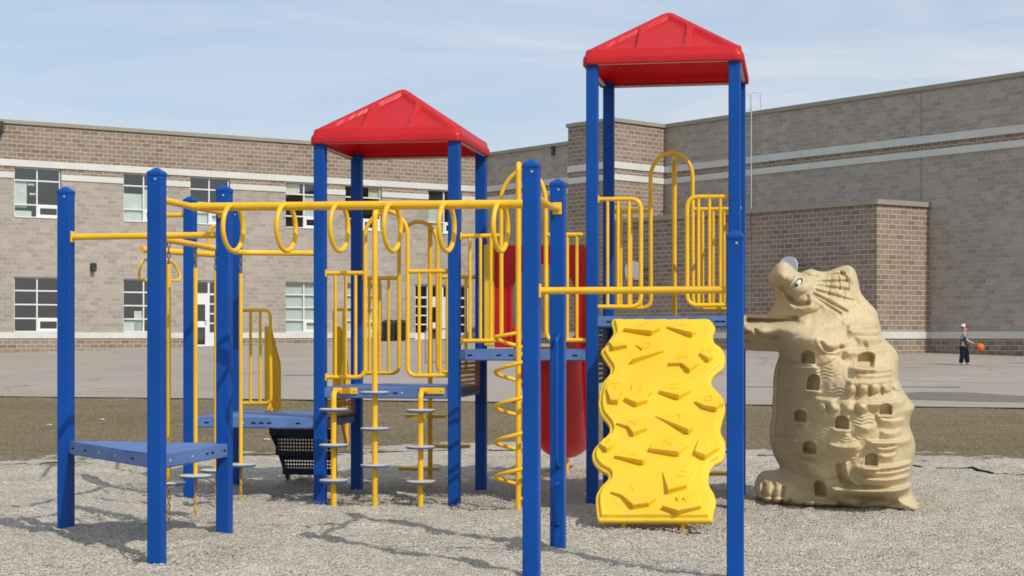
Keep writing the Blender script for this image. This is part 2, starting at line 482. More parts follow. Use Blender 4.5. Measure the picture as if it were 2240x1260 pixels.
for (ax, ay, bx_, by_) in ((1630, 845, 1760, 846), (1960, 845, 2100, 846), (620, 820, 690, 820)):
    mb = MB(); p = [yard_hit(ax, ay, .005), yard_hit(bx_, by_, .005), yard_hit(bx_, by_ + 1.6, .005), yard_hit(ax, ay + 1.6, .005)]
    mb.add(p, [(3, 2, 1, 0)]); kind(mb.build('asphalt_seam', M['patch']), 'structure')
# worn court circle
c0 = yard_hit(2170, 818); mb = MB(); v = []; n_ = 72
for i in range(n_ + 1):
    a = 2 * math.pi * i / n_
    for r_ in (3.2, 3.27):
        x, y = c0.x + r_ * math.cos(a), c0.y + r_ * math.sin(a); v.append((x, y, yard(x, y) + .005))
mb.add(v, [(2 * i, 2 * i + 1, 2 * i + 3, 2 * i + 2) for i in range(n_)])
kind(mb.build('court_circle', M['paintline']), 'structure')
mb = MB(); p = [yard_hit(205, 848, .005), yard_hit(240, 847, .005), yard_hit(240, 849, .005), yard_hit(205, 850, .005)]
mb.add(p, [(3, 2, 1, 0)]); kind(mb.build('court_line', M['paintline']), 'structure')

TH = R(10); r3 = Vector((math.cos(TH), -math.sin(TH), 0)); b3 = Vector((math.sin(TH), math.cos(TH), 0)); z3 = Vector((0, 0, 1))
P1 = Vector((-3.0, 11.07, 0)); P3 = Vector((-1.894, 10.84, 0)); P2 = Vector((-2.10, 9.73, 0))
P6 = Vector((.1075, 9.0, 0)); P7 = Vector((.283, 10.10, 0)); P8 = P6 + r3 * 1.105
# loose chips on the gravel
def chips():
    nA = 115000
    Y = 7.4 + (rng.random(nA) ** 1.4) * 10.5
    X = (rng.random(nA) - .5) * 2 * (.36 * Y)
    s = np.interp(X, ybx, yby) - Y
    k = s > -1.6 * rng.random(nA) ** 1.5; X, Y = X[k], Y[k]
    for p in (P1, P2, P3, P6, P7, P8): 
        k = (np.abs(X - p.x) > .10) | (Y - p.y > .08) | (Y - p.y < -.30); X, Y = X[k], Y[k]
    n = len(X)
    Z = np.maximum(gravel_h(X, Y), terrain(X, Y))
    L = rng.uniform(.005, .011, n) * (1 + .5 * (rng.random(n) < .06)); Bq = L * rng.uniform(.4, .8, n); H = L * rng.uniform(.25, .5, n)
    a = rng.uniform(0, np.pi, n); ca, sa = np.cos(a), np.sin(a)
    base = np.array([[-1, -.4, 0], [.2, -1, 0], [1, .3, 0], [-.3, 1, 0], [0.1, 0, 1]])
    base = base[None] + rng.normal(0, .18, (n, 5, 3))
    lx_ = base[..., 0] * L[:, None]; ly_ = base[..., 1] * Bq[:, None]; lz = base[..., 2] * H[:, None] - .001
    V = np.stack([X[:, None] + lx_ * ca[:, None] - ly_ * sa[:, None], Y[:, None] + lx_ * sa[:, None] + ly_ * ca[:, None], Z[:, None] + lz], -1).reshape(-1, 3)
    t = np.array([[0, 1, 4], [1, 2, 4], [2, 3, 4], [3, 0, 4]])
    Fq = (np.arange(n)[:, None, None] * 5 + t[None]).reshape(-1, 3)
    o = np_mesh('gravel_chips', V, Fq, M['chip'], smooth=False); kind(o, 'stuff')
    o['label'] = 'loose pale stone chips covering the play pit'
chips()
def blades():
    n = 110000
    Y = rng.uniform(16.2, 35.2, n); X = (rng.random(n) - .5) * 2 * (.345 * Y)
    s = np.interp(X, ybx, yby) + .35 * wave_noise(X, Y, .7, 5) - Y
    k = (s < .15 - .9 * rng.random(n) ** 2) & (dist_edge(X, Y) < .1 * rng.random(n)); X, Y = X[k], Y[k]; n = len(X)
    Z = terrain(X, Y) - .004
    h = rng.uniform(.006, .018, n); w = rng.uniform(.004, .009, n); a = rng.uniform(0, 2 * np.pi, n)
    lean = rng.normal(0, .025, (n, 2))
    V = np.stack([np.stack([X - w * np.cos(a), Y - w * np.sin(a), Z], -1), np.stack([X + w * np.cos(a), Y + w * np.sin(a), Z], -1),
                  np.stack([X + lean[:, 0], Y + lean[:, 1], Z + h], -1)], 1).reshape(-1, 3)
    o = np_mesh('grass', V, np.arange(3 * n).reshape(-1, 3), M['blade'], smooth=False); kind(o, 'stuff')
    o['label'] = 'short dormant brown grass beyond the gravel'
blades()

# black edging around the pit
pts = [(-6.4, 15.6), (-5.4, 16.3), (-4.96, 16.75), (-3.6, 17.6), (-2, 18.4), (0, 18.8), (1.6, 18.6), (2.57, 18.2), (3.4, 17.4), (4.1, 16.3), (4.79, 15.4), (5.6, 14.2), (6.6, 12.8)]
sp = smooth_path([(x, y, 0) for x, y in pts], 12)
for p in sp:
    vis = 1. if (p.x > 2.2 or p.x < -4.8) else -1.
    g_ = float(gravel_h(np.array([p.x]), np.array([p.y]))[0])
    p.z = g_ + .004 * vis + .012 * noise.noise((p.x * 1.7, p.y * 1.7, 4))
tag(MB().tube(sp, .014, 8).build('edging', M['edging']), 'black plastic edging half buried along the gravel rim', 'edging')

# ------------------------------------------------------------------ play structure
AX = (r3, b3, z3); A = 1.09; O3 = Vector((-1.525, 13.1, 0))
def G(i, j, z=0.): return O3 + r3 * (A * i) + b3 * (A * j) + z3 * z
PS = empty('play_structure', (-.2, 12.4, 0))
tag(PS, 'blue and yellow play structure with two red-roofed towers and yellow climbing wall on gravel', 'playground')
PW = .09
def post(P, top, cap=False, base=-.25):
    mb = MB(); c = .009; h = PW / 2
    ring = []
    for (sx, sy) in ((1, 1), (-1, 1), (-1, -1), (1, -1)):
        a0 = math.atan2(sy, sx) - math.pi / 4
        for k in range(4):
            a = a0 + k / 3 * math.pi / 2
            ring.append((sx * (h - c) + c * math.cos(a), sy * (h - c) + c * math.sin(a)))
    n = len(ring); vs = []
    for z in (base, top):
        for (u, v) in ring: vs.append(P + r3 * u + b3 * v + z3 * (z - P.z))
    mb.add(vs, [(k, (k + 1) % n, n + (k + 1) % n, n + k) for k in range(n)])
    mb.add(vs[n:], [list(range(n))])
    o = mb.build('post', M['blue'], PS)
    if cap:
        cb = MB(); lv = [(1.07, 0.), (1.07, .014), (1.0, .022), (.55, .036), (.28, .045), (.06, .047)]
        vs = []; fs = []
        for (s, dz) in lv:
            for (u, v) in ring: vs.append(P + r3 * (u * s) + b3 * (v * s) + z3 * (top - .012 + dz - P.z))
        for i in range(len(lv) - 1):
            for k in range(n): fs.append((i * n + k, i * n + (k + 1) % n, (i + 1) * n + (k + 1) % n, (i + 1) * n + k))
        cb.add(vs, fs); cb.add(vs[-n:], [list(range(n))]); cb.add(vs[:n], [list(range(n))[::-1]])
        cb.build('post_cap', M['blue'], o)
        q = P + z3 * (top - .035 - P.z) - b3 * (h + .001) + r3 * .008
        MB().cbox(q, (.012, .006, .012), AX, .002).build('bolt', M['steel'], o)
    return o
post(P1, 2.275, True); post(P2, 2.265, True); post(P3, 2.265, True)
post(P6, 2.235, True); post(P7, 2.235, True); post(P8, 1.835, True)
post(G(-1, 0), 2.40, True); post(G(-1, 1), 2.40, True)
for ij in ((0, 0), (1, 0), (0, 1), (1, 1)): post(G(*ij), 2.87)
for ij in ((2, 0), (3, 0), (2, 1), (3, 1)): post(G(*ij), 3.43)

# roofs: moulded pyramid shell with raised hips and two ribs on each face
def roof(C, zb, zt, w=.617):
    nr, ne = 60, 72; per = 4 * ne
    prof = []                                     # (m, z) from the rim up to the apex
    fas = .072
    for k in range(4): prof.append((w, zb + fas * .62 * k / 3))
    for k in range(1, 6):
        a = math.pi / 2 * k / 6
        prof.append((w - .045 * (1 - math.cos(a)), zb + fas * .62 + .045 * math.sin(a)))
    m0, z0 = prof[-1]
    for k in range(1, nr + 1):
        t = k / nr; m = m0 * (1 - t)
        z = z0 + (zt - z0) * t
        z -= .012 * max(0, 1 - m / .05) ** 2
        prof.append((max(m, .0008), z))
    def ringpt(m, s, off, z, relief):
        side = int(s // ne) % 4; q = (s % ne) / ne * 2 - 1
        cr = .06 * min(1, m / w)                    # rounded corners in plan
        u = q * m
        v = -m
        ex = abs(u) - (m - cr)
        if ex > 0 and m > .02:
            a = ex / cr * math.pi / 4
            u = math.copysign(m - cr + cr * math.sin(a), u); v = -(m - cr + cr * math.cos(a))
        h = 0.
        if relief and m < w - .015:
            e = min(1, (w - .02 - m) / .05)
            hip = abs(abs(u) - abs(v))
            def bmp(d, wd): 
                t = max(0, min(1, (wd - d) / .013)); return t * t * (3 - 2 * t)
            h = .034 * max(bmp(hip, .072), bmp(abs(min(abs(u), abs(v)) - .185), .036), bmp(w - m, .052))
        z += h + off
        for _ in range(side): u, v = -v, u
        return C + r3 * u + b3 * v + z3 * (z - C.z)
    vs = []; fs = []; L = len(prof)
    for (m, z) in prof:
        for s in range(per): vs.append(ringpt(m, s, 0, z, True))
    for (m, z) in prof:
        for s in range(per): vs.append(ringpt(max(m - .014, .0006), s, -.012 if z > zb + .02 else 0, z, False))
    for i in range(L - 1):
        for s in range(per):
            a, b_ = i * per + s, i * per + (s + 1) % per
            fs.append((a, b_, b_ + per, a + per))
            a += L * per; b_ += L * per
            fs.append((b_, a, a + per, b_ + per))
    for s in range(per):
        a, b_ = s, (s + 1) % per
        fs.append((b_, a, a + L * per, b_ + L * per))
    mb = MB(); mb.add(vs, fs, 0, True)
    o = mb.build('roof', M['red'], PS)
    # pale steel support angle just under the rim, with bolts
    for (d, e, sg) in ((r3, b3, -1), (r3, b3, 1), (b3, r3, -1), (b3, r3, 1)):
        c = C + e * (sg * (w - .038)) + z3 * (zb + .006 - C.z)
        MB().box(c, (1.0, .028, .01), (d, e, z3)).build('roof_rail', M['galv'], o)
    return o
roof(G(.5, .5), 2.83, 3.315); roof(G(2.5, .5), 3.395, 3.872)

# decks
def deck_prism(poly, z, name='deck', t=.085, slots=()):
    bm = bmesh.new()
    lo = [bm.verts.new(Vector((p.x, p.y, z - t))) for p in poly]; hi = [bm.verts.new(Vector((p.x, p.y, z))) for p in poly]
    n = len(poly); bm.faces.new(hi); bm.faces.new(lo[::-1])
    for i in range(n): bm.faces.new((lo[i], lo[(i + 1) % n], hi[(i + 1) % n], hi[i]))
    bmesh.ops.bevel(bm, geom=bm.edges[:], offset=.008, segments=2, affect='EDGES')
    bmesh.ops.recalc_face_normals(bm, faces=bm.faces[:])
    me = bpy.data.meshes.new(name); bm.to_mesh(me); bm.free(); me.materials.append(M['deck'])
    o = link(name, me, PS)
    for (a, b_, items) in slots:                  # slots and bolts along one edge of the fascia
        d = (b_ - a); L = d.length; d = d.normalized(); nrm = Vector((d.y, -d.x, 0))
        for (f, kindname) in items:
            c = a + d * (L * f) + z3 * (z - t * .5 - a.z) + nrm * .0005
            if kindname == 's': MB().cbox(c, (.038, .006, .012), (d, nrm, z3), .002).build('slot', M['slot'], o)
            else: MB().cbox(c, (.016, .010, .016), (d, nrm, z3), .003).build('bolt', M['steel'], o)
    return o
def cell(i, j, e=.035):
    return [G(i, j) + r3 * e * 0 - b3 * e, G(i + 1, j) - b3 * e, G(i + 1, j + 1) + b3 * e, G(i, j + 1) + b3 * e]
def cell_deck(i, j, z, items):
    c = cell(i, j); deck_prism(c, z, 'deck', .085, [(c[0], c[1], items)])
cell_deck(-1, 0, .655, [(.14, 's'), (.33, 'b'), (.42, 'b'), (.5, 's'), (.56, 's'), (.62, 's'), (.84, 's')])
cell_deck(0, 0, .900, [(.44, 'b'), (.5, 'b'), (.57, 's'), (.62, 'b'), (.2, 's')])
cell_deck(1, 0, 1.200, [(.12, 's'), (.33, 's'), (.42, 's'), (.5, 's'), (.88, 's'), (.8, 'b')])
cell_deck(2, 0, 1.460, [(.12, 's'), (.88, 's'), (.92, 's')])
d12 = (P2 - P1).normalized(); d32 = (P2 - P3).normalized(); d31 = (P1 - P3).normalized()
off = .03
tri = [P1 - d31 * 0 + b3 * .02 - r3 * .02, P2 - b3 * .0 + Vector((d12.y, -d12.x, 0)) * .02 + r3 * .03, P3 + r3 * .036, P3 + r3 * .036 + b3 * .03]
deck_prism(tri, .600, 'deck', .085, [(tri[0], tri[1], [(.1, 's'), (.24, 's'), (.4, 'b'), (.58, 'b'), (.75, 's')]), (tri[1], tri[2], [(.15, 'b'), (.45, 'b'), (.66, 's'), (.74, 's'), (.92, 's')])])

# guardrails, read on their planes
RR, RP = .0170, .0130
def rail_panel(P, d, tubes, pickets, flanges=(), name='guardrail'):
    mb = MB()
    for pts, r, f in tubes:
        q = [on_plane(x, y, P, d) for x, y in pts]
        mb.tube(fillet(q, f, 6) if f else q, r, 12)
    for (xt, yt, xb, yb) in pickets:
        a = on_plane(xt, yt, P, d); b_ = on_plane(xb, yb, P, d); b_.x, b_.y = a.x, a.y
        mb.tube([a, b_], RP, 8)
    for (x, y) in flanges:
        mb.cbox(on_plane(x, y, P, d), (.012, .05, .06), (d, Vector((-d.y, d.x, 0)), z3), .004)
    return mb.build(name, M['yellow'], PS)
# middle tower, front and back
Pf = G(0, 0); Pb = G(0, 1)
rail_panel(Pf, r3, [
    ([(706, 598), (799, 597)], RR, 0), ([(706, 825), (799, 825), (799, 506), (804, 493), (815, 477), (832, 465), (850, 461), (866, 467), (880, 481), (889, 495), (892, 510), (892, 822), (985, 821)], RR, .075),
    ([(892, 594), (985, 593)], RR, 0)],
    [(734, 598, 734, 825), (756, 598, 757, 825), (778, 598, 778, 825), (917, 594, 917, 822), (941, 594, 941, 822), (963, 594, 963, 822)], [(714, 598), (714, 825)])
rail_panel(Pb, r3, [
    ([(785, 609), (873, 608)], RR, 0), ([(785, 816), (873, 816), (873, 522), (882, 502), (895, 490), (915, 484), (936, 490), (950, 505), (957, 525), (957, 814), (1044, 813)], RR, .07),
    ([(957, 606), (1044, 606)], RR, 0)],
    [(808, 609, 808, 816), (830, 609, 830, 816), (850, 609, 850, 816), (978, 606, 978, 814), (998, 606, 998, 814), (1019, 606, 1019, 814)])
# slide deck, front
rail_panel(G(1, 0), r3, [
    ([(998, 517), (1097, 515)], RR, 0), ([(998, 746), (1097, 745), (1096, 430), (1100, 414), (1110, 395), (1125, 380), (1145, 371), (1165, 376), (1180, 391), (1190, 413), (1194, 435), (1195, 745), (1290, 744)], RR, .075),
    ([(1195, 514), (1290, 513)], RR, 0)],
    [(1028, 516, 1028, 745), (1051, 516, 1051, 745), (1074, 516, 1074, 745), (1219, 514, 1219, 744), (1241, 514, 1241, 744), (1262, 514, 1262, 744)], [(1009, 517), (1009, 746)])
# tall tower, front halves and back arch
rail_panel(G(2, 0), r3, [([(1298, 436), (1402, 435), (1402, 671), (1298, 671)], RR, .085)],
    [(1329, 436, 1329, 671), (1352, 436, 1352, 671), (1376, 436, 1376, 671)], [(1309, 436)])
rail_panel(G(2, 0), r3, [([(1606, 430), (1503, 431), (1503, 668), (1606, 667)], RR, .085)],
    [(1528, 431, 1528, 668), (1552, 431, 1552, 668), (1576, 430, 1576, 667)])
rail_panel(G(2, 1), r3, [
    ([(1334, 462), (1424, 461)], RR, 0), ([(1334, 674), (1424, 674), (1423, 378), (1431, 357), (1446, 340), (1469, 333), (1493, 340), (1508, 357), (1515, 378), (1516, 675), (1612, 675)], RR, .08),
    ([(1516, 458), (1612, 457)], RR, 0)],
    [(1358, 462, 1358, 674), (1380, 462, 1380, 674), (1402, 462, 1402, 674), (1537, 458, 1537, 675), (1560, 458, 1560, 675), (1584, 458, 1584, 675)])
def side_rail(i, j, d, z0, z1, L=A):
    P = G(i, j); mb = MB()
    loop = [P + d * .04 + z3 * z1, P + d * (L - .04) + z3 * z1]
    mb.tube(loop, RR, 10); mb.tube([p + z3 * (z0 - z1) for p in loop], RR, 10)
    for k in range(1, 8):
        q = P + d * (.04 + (L - .08) * k / 8); mb.tube([q + z3 * z0, q + z3 * z1], RP, 8)
    mb.build('guardrail', M['yellow'], PS)
side_rail(3, 0, b3, 1.55, 2.36)
# left deck, back: two short guards beside the stairs
Pl = G(-1, 1)
rail_panel(Pl, r3, [([(520, 679), (591, 678), (593, 882), (520, 882)], RR * .85, .06)], [(548, 679, 548, 882), (569, 679, 569, 882)])
rail_panel(Pl, r3, [([(775, 677), (731, 677), (731, 882), (775, 882)], RR * .85, .03)], [(752, 677, 752, 882)])

# perforated sheet
def perf(o, du, dv, nu, nv, pu, pv, r, margin, mb):
    """plate in the plane (du, dv) from corner o with nu x nv round holes"""
    def q(u, v): return o + du * u + dv * v
    W_, H_ = 2 * margin[0] + nu * pu, margin[1] + margin[2] + nv * pv
    u0, v0 = margin[0], margin[1]
    for (a, b_, c, d) in ((0, 0, W_, v0), (0, H_ - margin[2], W_, H_), (0, v0, u0, H_ - margin[2]), (W_ - margin[0], v0, W_, H_ - margin[2])):
        if c - a > 1e-6 and d - b_ > 1e-6: mb.add([q(a, b_), q(c, b_), q(c, d), q(a, d)], [(0, 1, 2, 3)])
    for i in range(nu):
        for j in range(nv):
            cx, cy = u0 + (i + .5) * pu, v0 + (j + .5) * pv
            sq = [(-1, -1), (0, -1), (1, -1), (1, 0), (1, 1), (0, 1), (-1, 1), (-1, 0)]
            out = [q(cx + x * pu / 2, cy + y * pv / 2) for x, y in sq]
            inn = [q(cx + r * x / math.hypot(x, y), cy + r * y / math.hypot(x, y)) for x, y in sq]
            mb.add(out + inn, [(k, (k + 1) % 8, 8 + (k + 1) % 8, 8 + k) for k in range(8)])
    return W_, H_
# stairs behind the left deck: three perforated risers and treads between closed sides
s0 = on_plane(590, 900, G(-1, 1) + b3 * .06, r3); s0.z = 0; sb = Vector((0, 1, 0))
sw = .60
stairs = MB(); st = empty('stairs', (s0.x, s0.y, 0)); st.parent = PS; st.matrix_parent_inverse = Matrix.Translation(-PS.location)
zs = [.60, .44, .25, .06]; runs = [0, .22, .46, .70]; ins = [0, .02, .05, .07]
for k in range(3):
    mb = MB(); w_ = sw - 2 * ins[k]; nu = 20 - k
    rows = [2, 4, 3][k]; hh = zs[k] - zs[k + 1]
    o = s0 + r3 * ins[k] + sb * runs[k] + z3 * zs[k + 1]
    pv = .030; mgv = (hh - rows * pv) / 2
    perf(o, r3, z3, nu, rows, (w_ - .03) / nu, pv, .0082, (.015, mgv, mgv), mb)
    if k < 3:
        t0 = o + z3 * 0
        nt_ = 7; dep = runs[k + 1] - runs[k]
        perf(t0, r3, sb, nu, nt_, (w_ - .03) / nu, (dep - .02) / nt_, .008, (.015, .01, .01), mb)
    mb.build('step', M['perfblue'], st)
for sgn, u0 in ((0, 0.), (1, sw)):
    mb = MB(); mb_pts = []
    for k in range(4): mb_pts.append(s0 + r3 * (u0 + (ins[k] if sgn == 0 else -ins[k])) + sb * runs[k] + z3 * zs[k])
    lower = [p - z3 * .10 for p in mb_pts]; lower[0].z = .46; 
    th = r3 * (.006 if sgn else -.006)
    vs = mb_pts + lower[::-1]; n = len(vs); vs2 = [v_ + th for v_ in vs]
    mb.add(vs + vs2, [list(range(n)), list(range(n, 2 * n))[::-1]] + [(k, (k + 1) % n, n + (k + 1) % n, n + k) for k in range(n)])
    mb.build('stringer', M['perfblue'], st)
    # foot under the lowest step
    f_ = s0 + r3 * (.08 if sgn == 0 else sw - .08) + sb * (runs[3] - .02)
    MB().tube([f_ + z3 * .10, f_ - z3 * .2], .013, 8).build('foot', M['yellow'], st)
    # handrail panel going down beside the steps
    hp = s0 + r3 * (u0 + (-.02 if sgn == 0 else .02))
    mb = MB()
    a = hp + sb * .02; c = hp + sb * .74
    path = [a + z3 * .66, a + z3 * 1.37, a + sb * .14 + z3 * 1.37, c + z3 * 1.05, c + z3 * .28]
    mb.tube(fillet(path, .09, 6), RR * .9, 10)
    mb.tube([a + z3 * .70, c + z3 * .30], RR * .9, 10)
    for k in range(1, 6):
        q = a.lerp(c, k / 6); zt = 1.37 - max(0, (.84 * k / 6 - .14)) / .70 * .32
        mb.tube([q + z3 * (.70 - .40 * k / 6), q + z3 * zt], RP, 8)
    mb.build('handrail', M['yellow'], st)
    mb = MB(); mb.cbox(a + z3 * 1.06 - sb * .03, (.05, .012, .66), AX, .004); mb.build('rail_plate', M['yellow'], st)
# yellow perforated fillers between deck levels
for (i, z0, z1) in ((1, .90 - .06, 1.14), (0, .62, .86)):
    mb = MB(); o = G(i, 0) + b3 * .06 + z3 * z0
    perf(o, b3, z3, 24, 7, (A - .16) / 24, (z1 - z0 - .04) / 7, .011, (.02, .02, .02), mb)
    mb.build('riser_panel', M['perfyellow'], PS)
mb = MB(); perf(G(2, 0) + b3 * .06 + z3 * .93, b3, z3, 24, 11, (A - .16) / 24, .0385, .009, (.02, .02, .02), mb); mb.build('riser_panel', M['perfblue'], PS)

# pods
def pod(P, r=.113, t=.022, parent=None):
    mb = MB(); n = 28
    mb.lathe(P, [(r * .9, -t), (r * .985, -t * .8), (r, -t * .4), (r * .995, -t * .1)], n, 1)
    mb.lathe(P, [(r * .995, -t * .1), (r * .97, 0.), (r * .9, .003), (r * .35, .0045)], n, 0)
    return mb.build('pod', [M['disc'], M['discside']], parent)
def pod_pole(px, pyb, Yd, discs, top, r=.0215):
    P = W(px, pyb, Yd); P.z = 0; sc = F / Yd
    mb = MB()
    if top == 'bend':
        q = G(0, 0) - b3 * .045; t_ = on_plane(px + 28, 855, q, r3)
        e = on_plane(px + 10, 855, q, r3)
        path = fillet([P - z3 * .2, Vector((P.x, P.y, t_.z)), e], .07, 7)
    else:
        e = on_plane(852, 462, G(0, 0), r3)
        path = fillet([P - z3 * .2, Vector((P.x, P.y, e.z)), e], .08, 7)
    mb.tube(path, r, 14)
    o = mb.build('pod_climber', M['yellow'], PS)
    if top == 'bend':
        MB().cbox(on_plane(px + 25, 855, G(0, 0) - b3 * .042, r3), (.20, .014, .05), AX, .004).build('bracket', M['yellow'], o)
        for dx in (2, 46):
            MB().cbox(on_plane(px + dx, 855, G(0, 0) - b3 * .051, r3), (.012, .008, .012), AX, .002).build('bolt', M['steel'], o)
    for y in discs:
        z = EYE + (HY - y) / F * Yd
        pod(Vector((P.x, P.y, z)), .113, .02, o)
    return o
pod_pole(730, 1102, 12.74, (894, 972, 1049), 'bend')
pod_pole(820, 1107, 12.70, (857, 936, 1016), 'pole')
pod_pole(920, 1107, 12.68, (896, 976, 1052), 'bend')
# climbers at the backs of the towers: pole with broad steps
def back_climber(px, i, yb, steps, ytop, zt):
    P = on_plane(px, 700, G(i, 1) + b3 * .34, r3); P.z = 0
    mb = MB(); e = on_plane(px, ytop, G(i, 1), r3)
    mb.tube(fillet([P - z3 * .2, Vector((P.x, P.y, e.z)), e], .08, 7), .021, 12)
    o = mb.build('step_climber', M['yellow'], PS)
    for (du, z) in steps:
        mb = MB(); c = P + r3 * du + z3 * z
        vs = []; n = 24
        for k in range(n):
            a = 2 * math.pi * k / n; vs.append(c + r3 * (.19 * math.cos(a)) + b3 * (.10 * math.sin(a)))
        vs += [v_ - z3 * .028 for v_ in vs]
        mb.add(vs, [list(range(n)), list(range(n, 2 * n))[::-1]] + [(n + k, n + (k + 1) % n, (k + 1) % n, k) for k in range(n)])
        mb.build('step', M['yellow'], o)
back_climber(941, 0, 1045, ((-.04, .62), (.17, .36), (-.1, .16)), 492, 0)
back_climber(1475, 2, 1060, ((-.10, 1.12), (.12, .86), (-.1, .50), (.30, .155)), 345, 0)

# spiral climber
Ps = W(1134, 1118, 12.32); Ps.z = 0; mb = MB()
e = on_plane(1143, 372, G(1, 0), r3)
mb.tube(fillet([Ps - z3 * .2, Vector((Ps.x, Ps.y, e.z)), e], .07, 7), .0205, 14)
sp_o = mb.build('spiral_climber', M['yellow'], PS)
mb = MB(); path = []; turns = 4.55; zA = EYE + (HY - 1084) / F * 12.32; pitch = .262
for k in range(int(turns * 28) + 1):
    a = k / 28 * 2 * math.pi
    path.append(Ps + r3 * (.160 * math.cos(a) - .012) + b3 * (.160 * math.sin(a)) + z3 * (zA + pitch * a / (2 * math.pi)))
q0 = path[0]
path = [Ps + r3 * .0 + z3 * (zA - .03)] + path + [Ps + z3 * (path[-1].z + .03)]
mb.tube(path, .0150, 10); mb.build('coil', M['yellow'], sp_o)
MB().cbox(on_plane(1140, 775, G(1, 0) - b3 * .05, r3), (.05, .05, .03), AX, .004).build('bracket', M['yellow'], sp_o)

# ring ladder
m23 = (P2 + P3) / 2; m67 = (P6 + P7) / 2
zl, zr = 2.112, 2.072
A0 = m23 + z3 * zl; A1 = m67 + z3 * zr
lad = MB().tube([A0, A1], .0265, 16).build('overhead_rail', M['yellow'], PS)
def bowed(a, b_, z, sag=.03, side=0., r=.021, name='crossbar'):
    d = (b_ - a).normalized(); n_ = Vector((-d.y, d.x, 0))
    pts = [a + d * .045 + z3 * z, a.lerp(b_, .25) + n_ * side * .7 + z3 * (z - sag * .7), a.lerp(b_, .5) + n_ * side + z3 * (z - sag), a.lerp(b_, .75) + n_ * side * .7 + z3 * (z - sag * .7), b_ - d * .045 + z3 * z]
    mb = MB().tube(smooth_path(pts, 6), r, 12)
    for p in (pts[0], pts[-1]): mb.cbox(p, (.014, .055, .075), (d, n_, z3), .004)
    return mb.build(name, M['yellow'], PS)
bowed(P2, P3, 2.118, .004); bowed(P6, P7, 2.085, .012)
bowed(P1, P3, 1.972, 0., 0., .0215)
bowed(P6, P8, 1.552, 0., 0., .0195)
rd = (A1 - A0).normalized(); rn = Vector((-rd.y, rd.x, 0))
for px in (510, 626, 742, 858, 977, 1095):
    c = on_plane(px, 447, m23, Vector((rd.x, rd.y, 0)).normalized())
    t = (Vector((c.x, c.y)) - Vector((A0.x, A0.y))).length / (Vector((A1.x, A1.y)) - Vector((A0.x, A0.y))).length
    z = zl + (zr - zl) * t; R_ = .142; pts = []
    for k in range(40):
        a = 2 * math.pi * k / 40
        pts.append(Vector((c.x, c.y, z - .132)) + rn * (R_ * .92 * math.sin(a)) + z3 * (R_ * math.cos(a)))
    MB().tube(pts, .0150, 10, closed=True).build('ring', M['yellow'], PS)

# overhead pipe that carries the chain pods: from the bar P1-P3 back to the middle tower
zc = 1.966
pipe = [P1.lerp(P3, .52) + z3 * zc, Vector((-2.325, 11.6, zc)), Vector((-2.24, 12.35, zc)), Vector((-2.17, 12.88, zc)), Vector((-2.0, 13.03, zc)), Vector((-1.57, 13.09, zc))]
pipe_pts = smooth_path(pipe, 10)
MB().tube(pipe_pts, .0215, 14).build('curved_overhead_pipe', M['yellow'], PS)
def link_mesh(mb, c, ang, L=.042, w=.024, r=.0042, mi=0):
    pts = []; hx = w / 2 - r; hz = L / 2 - w / 2
    for k in range(12):
        a = 2 * math.pi * k / 12; x = hx * math.cos(a); z = hx * math.sin(a) + (hz if math.sin(a) >= 0 else -hz)
        pts.append(Vector(c) + Vector((x * math.cos(ang), x * math.sin(ang), z)))
    mb.tube(pts, r, 6, closed=True, mi=mi)
def make_chain_pod():
    t = empty('chain_pod', (0, 0, 0), False)
    mb = MB(); z = zc - .03; k = 0
    while z > 1.79: link_mesh(mb, (0, 0, z), k * math.pi / 2 + .3, .05, .03, .0052); z -= .036; k += 1
    mb.build('hanger_chain', M['chaindark'], t)
    MB().tube([(0, 0, 1.80), (0, 0, .30)], .0150, 12).build('sleeve', M['yellow'], t)
    pod(Vector((0, 0, .30)), .118, .02, t)
    mb = MB(); z = .265; k = 0
    while z > -.04: link_mesh(mb, (0, 0, z), k * math.pi / 2, .044, .026, .0046); z -= .033; k += 1
    mb.build('ground_chain', M['chain'], t)
    return t
def dup(root):
    r_ = root.copy(); COL.objects.link(r_)
    for ch in list(root.children):
        c = ch.copy(); COL.objects.link(c); c.parent = r_
        for g_ in list(ch.children):
            d = g_.copy(); COL.objects.link(d); d.parent = c
    return r_
cp0 = make_chain_pod()
def pipe_at(px):
    best = min(pipe_pts, key=lambda p: abs(CX + F * p.x / p.y - px)); return best
cl = ['yellow chain pod nearest the tall corner post of the triangular deck, mostly hidden behind it',
      'yellow chain pod with its whole disc showing behind the triangular deck, bare chain below',
      'yellow chain pod whose pole is hidden behind the right post of the triangular deck',
      'yellow chain pod just right of the triangular deck, in front of the low blue deck']
for k, px in enumerate((369, 426, 474, 525)):
    o = cp0 if k == 0 else dup(cp0)
    p = pipe_at(px); o.location = (p.x, p.y, 0); o.rotation_euler = (0, 0, k * .9)
    tag(o, cl[k], 'stepping pod', 'chain pods hanging from the curved overhead pipe')

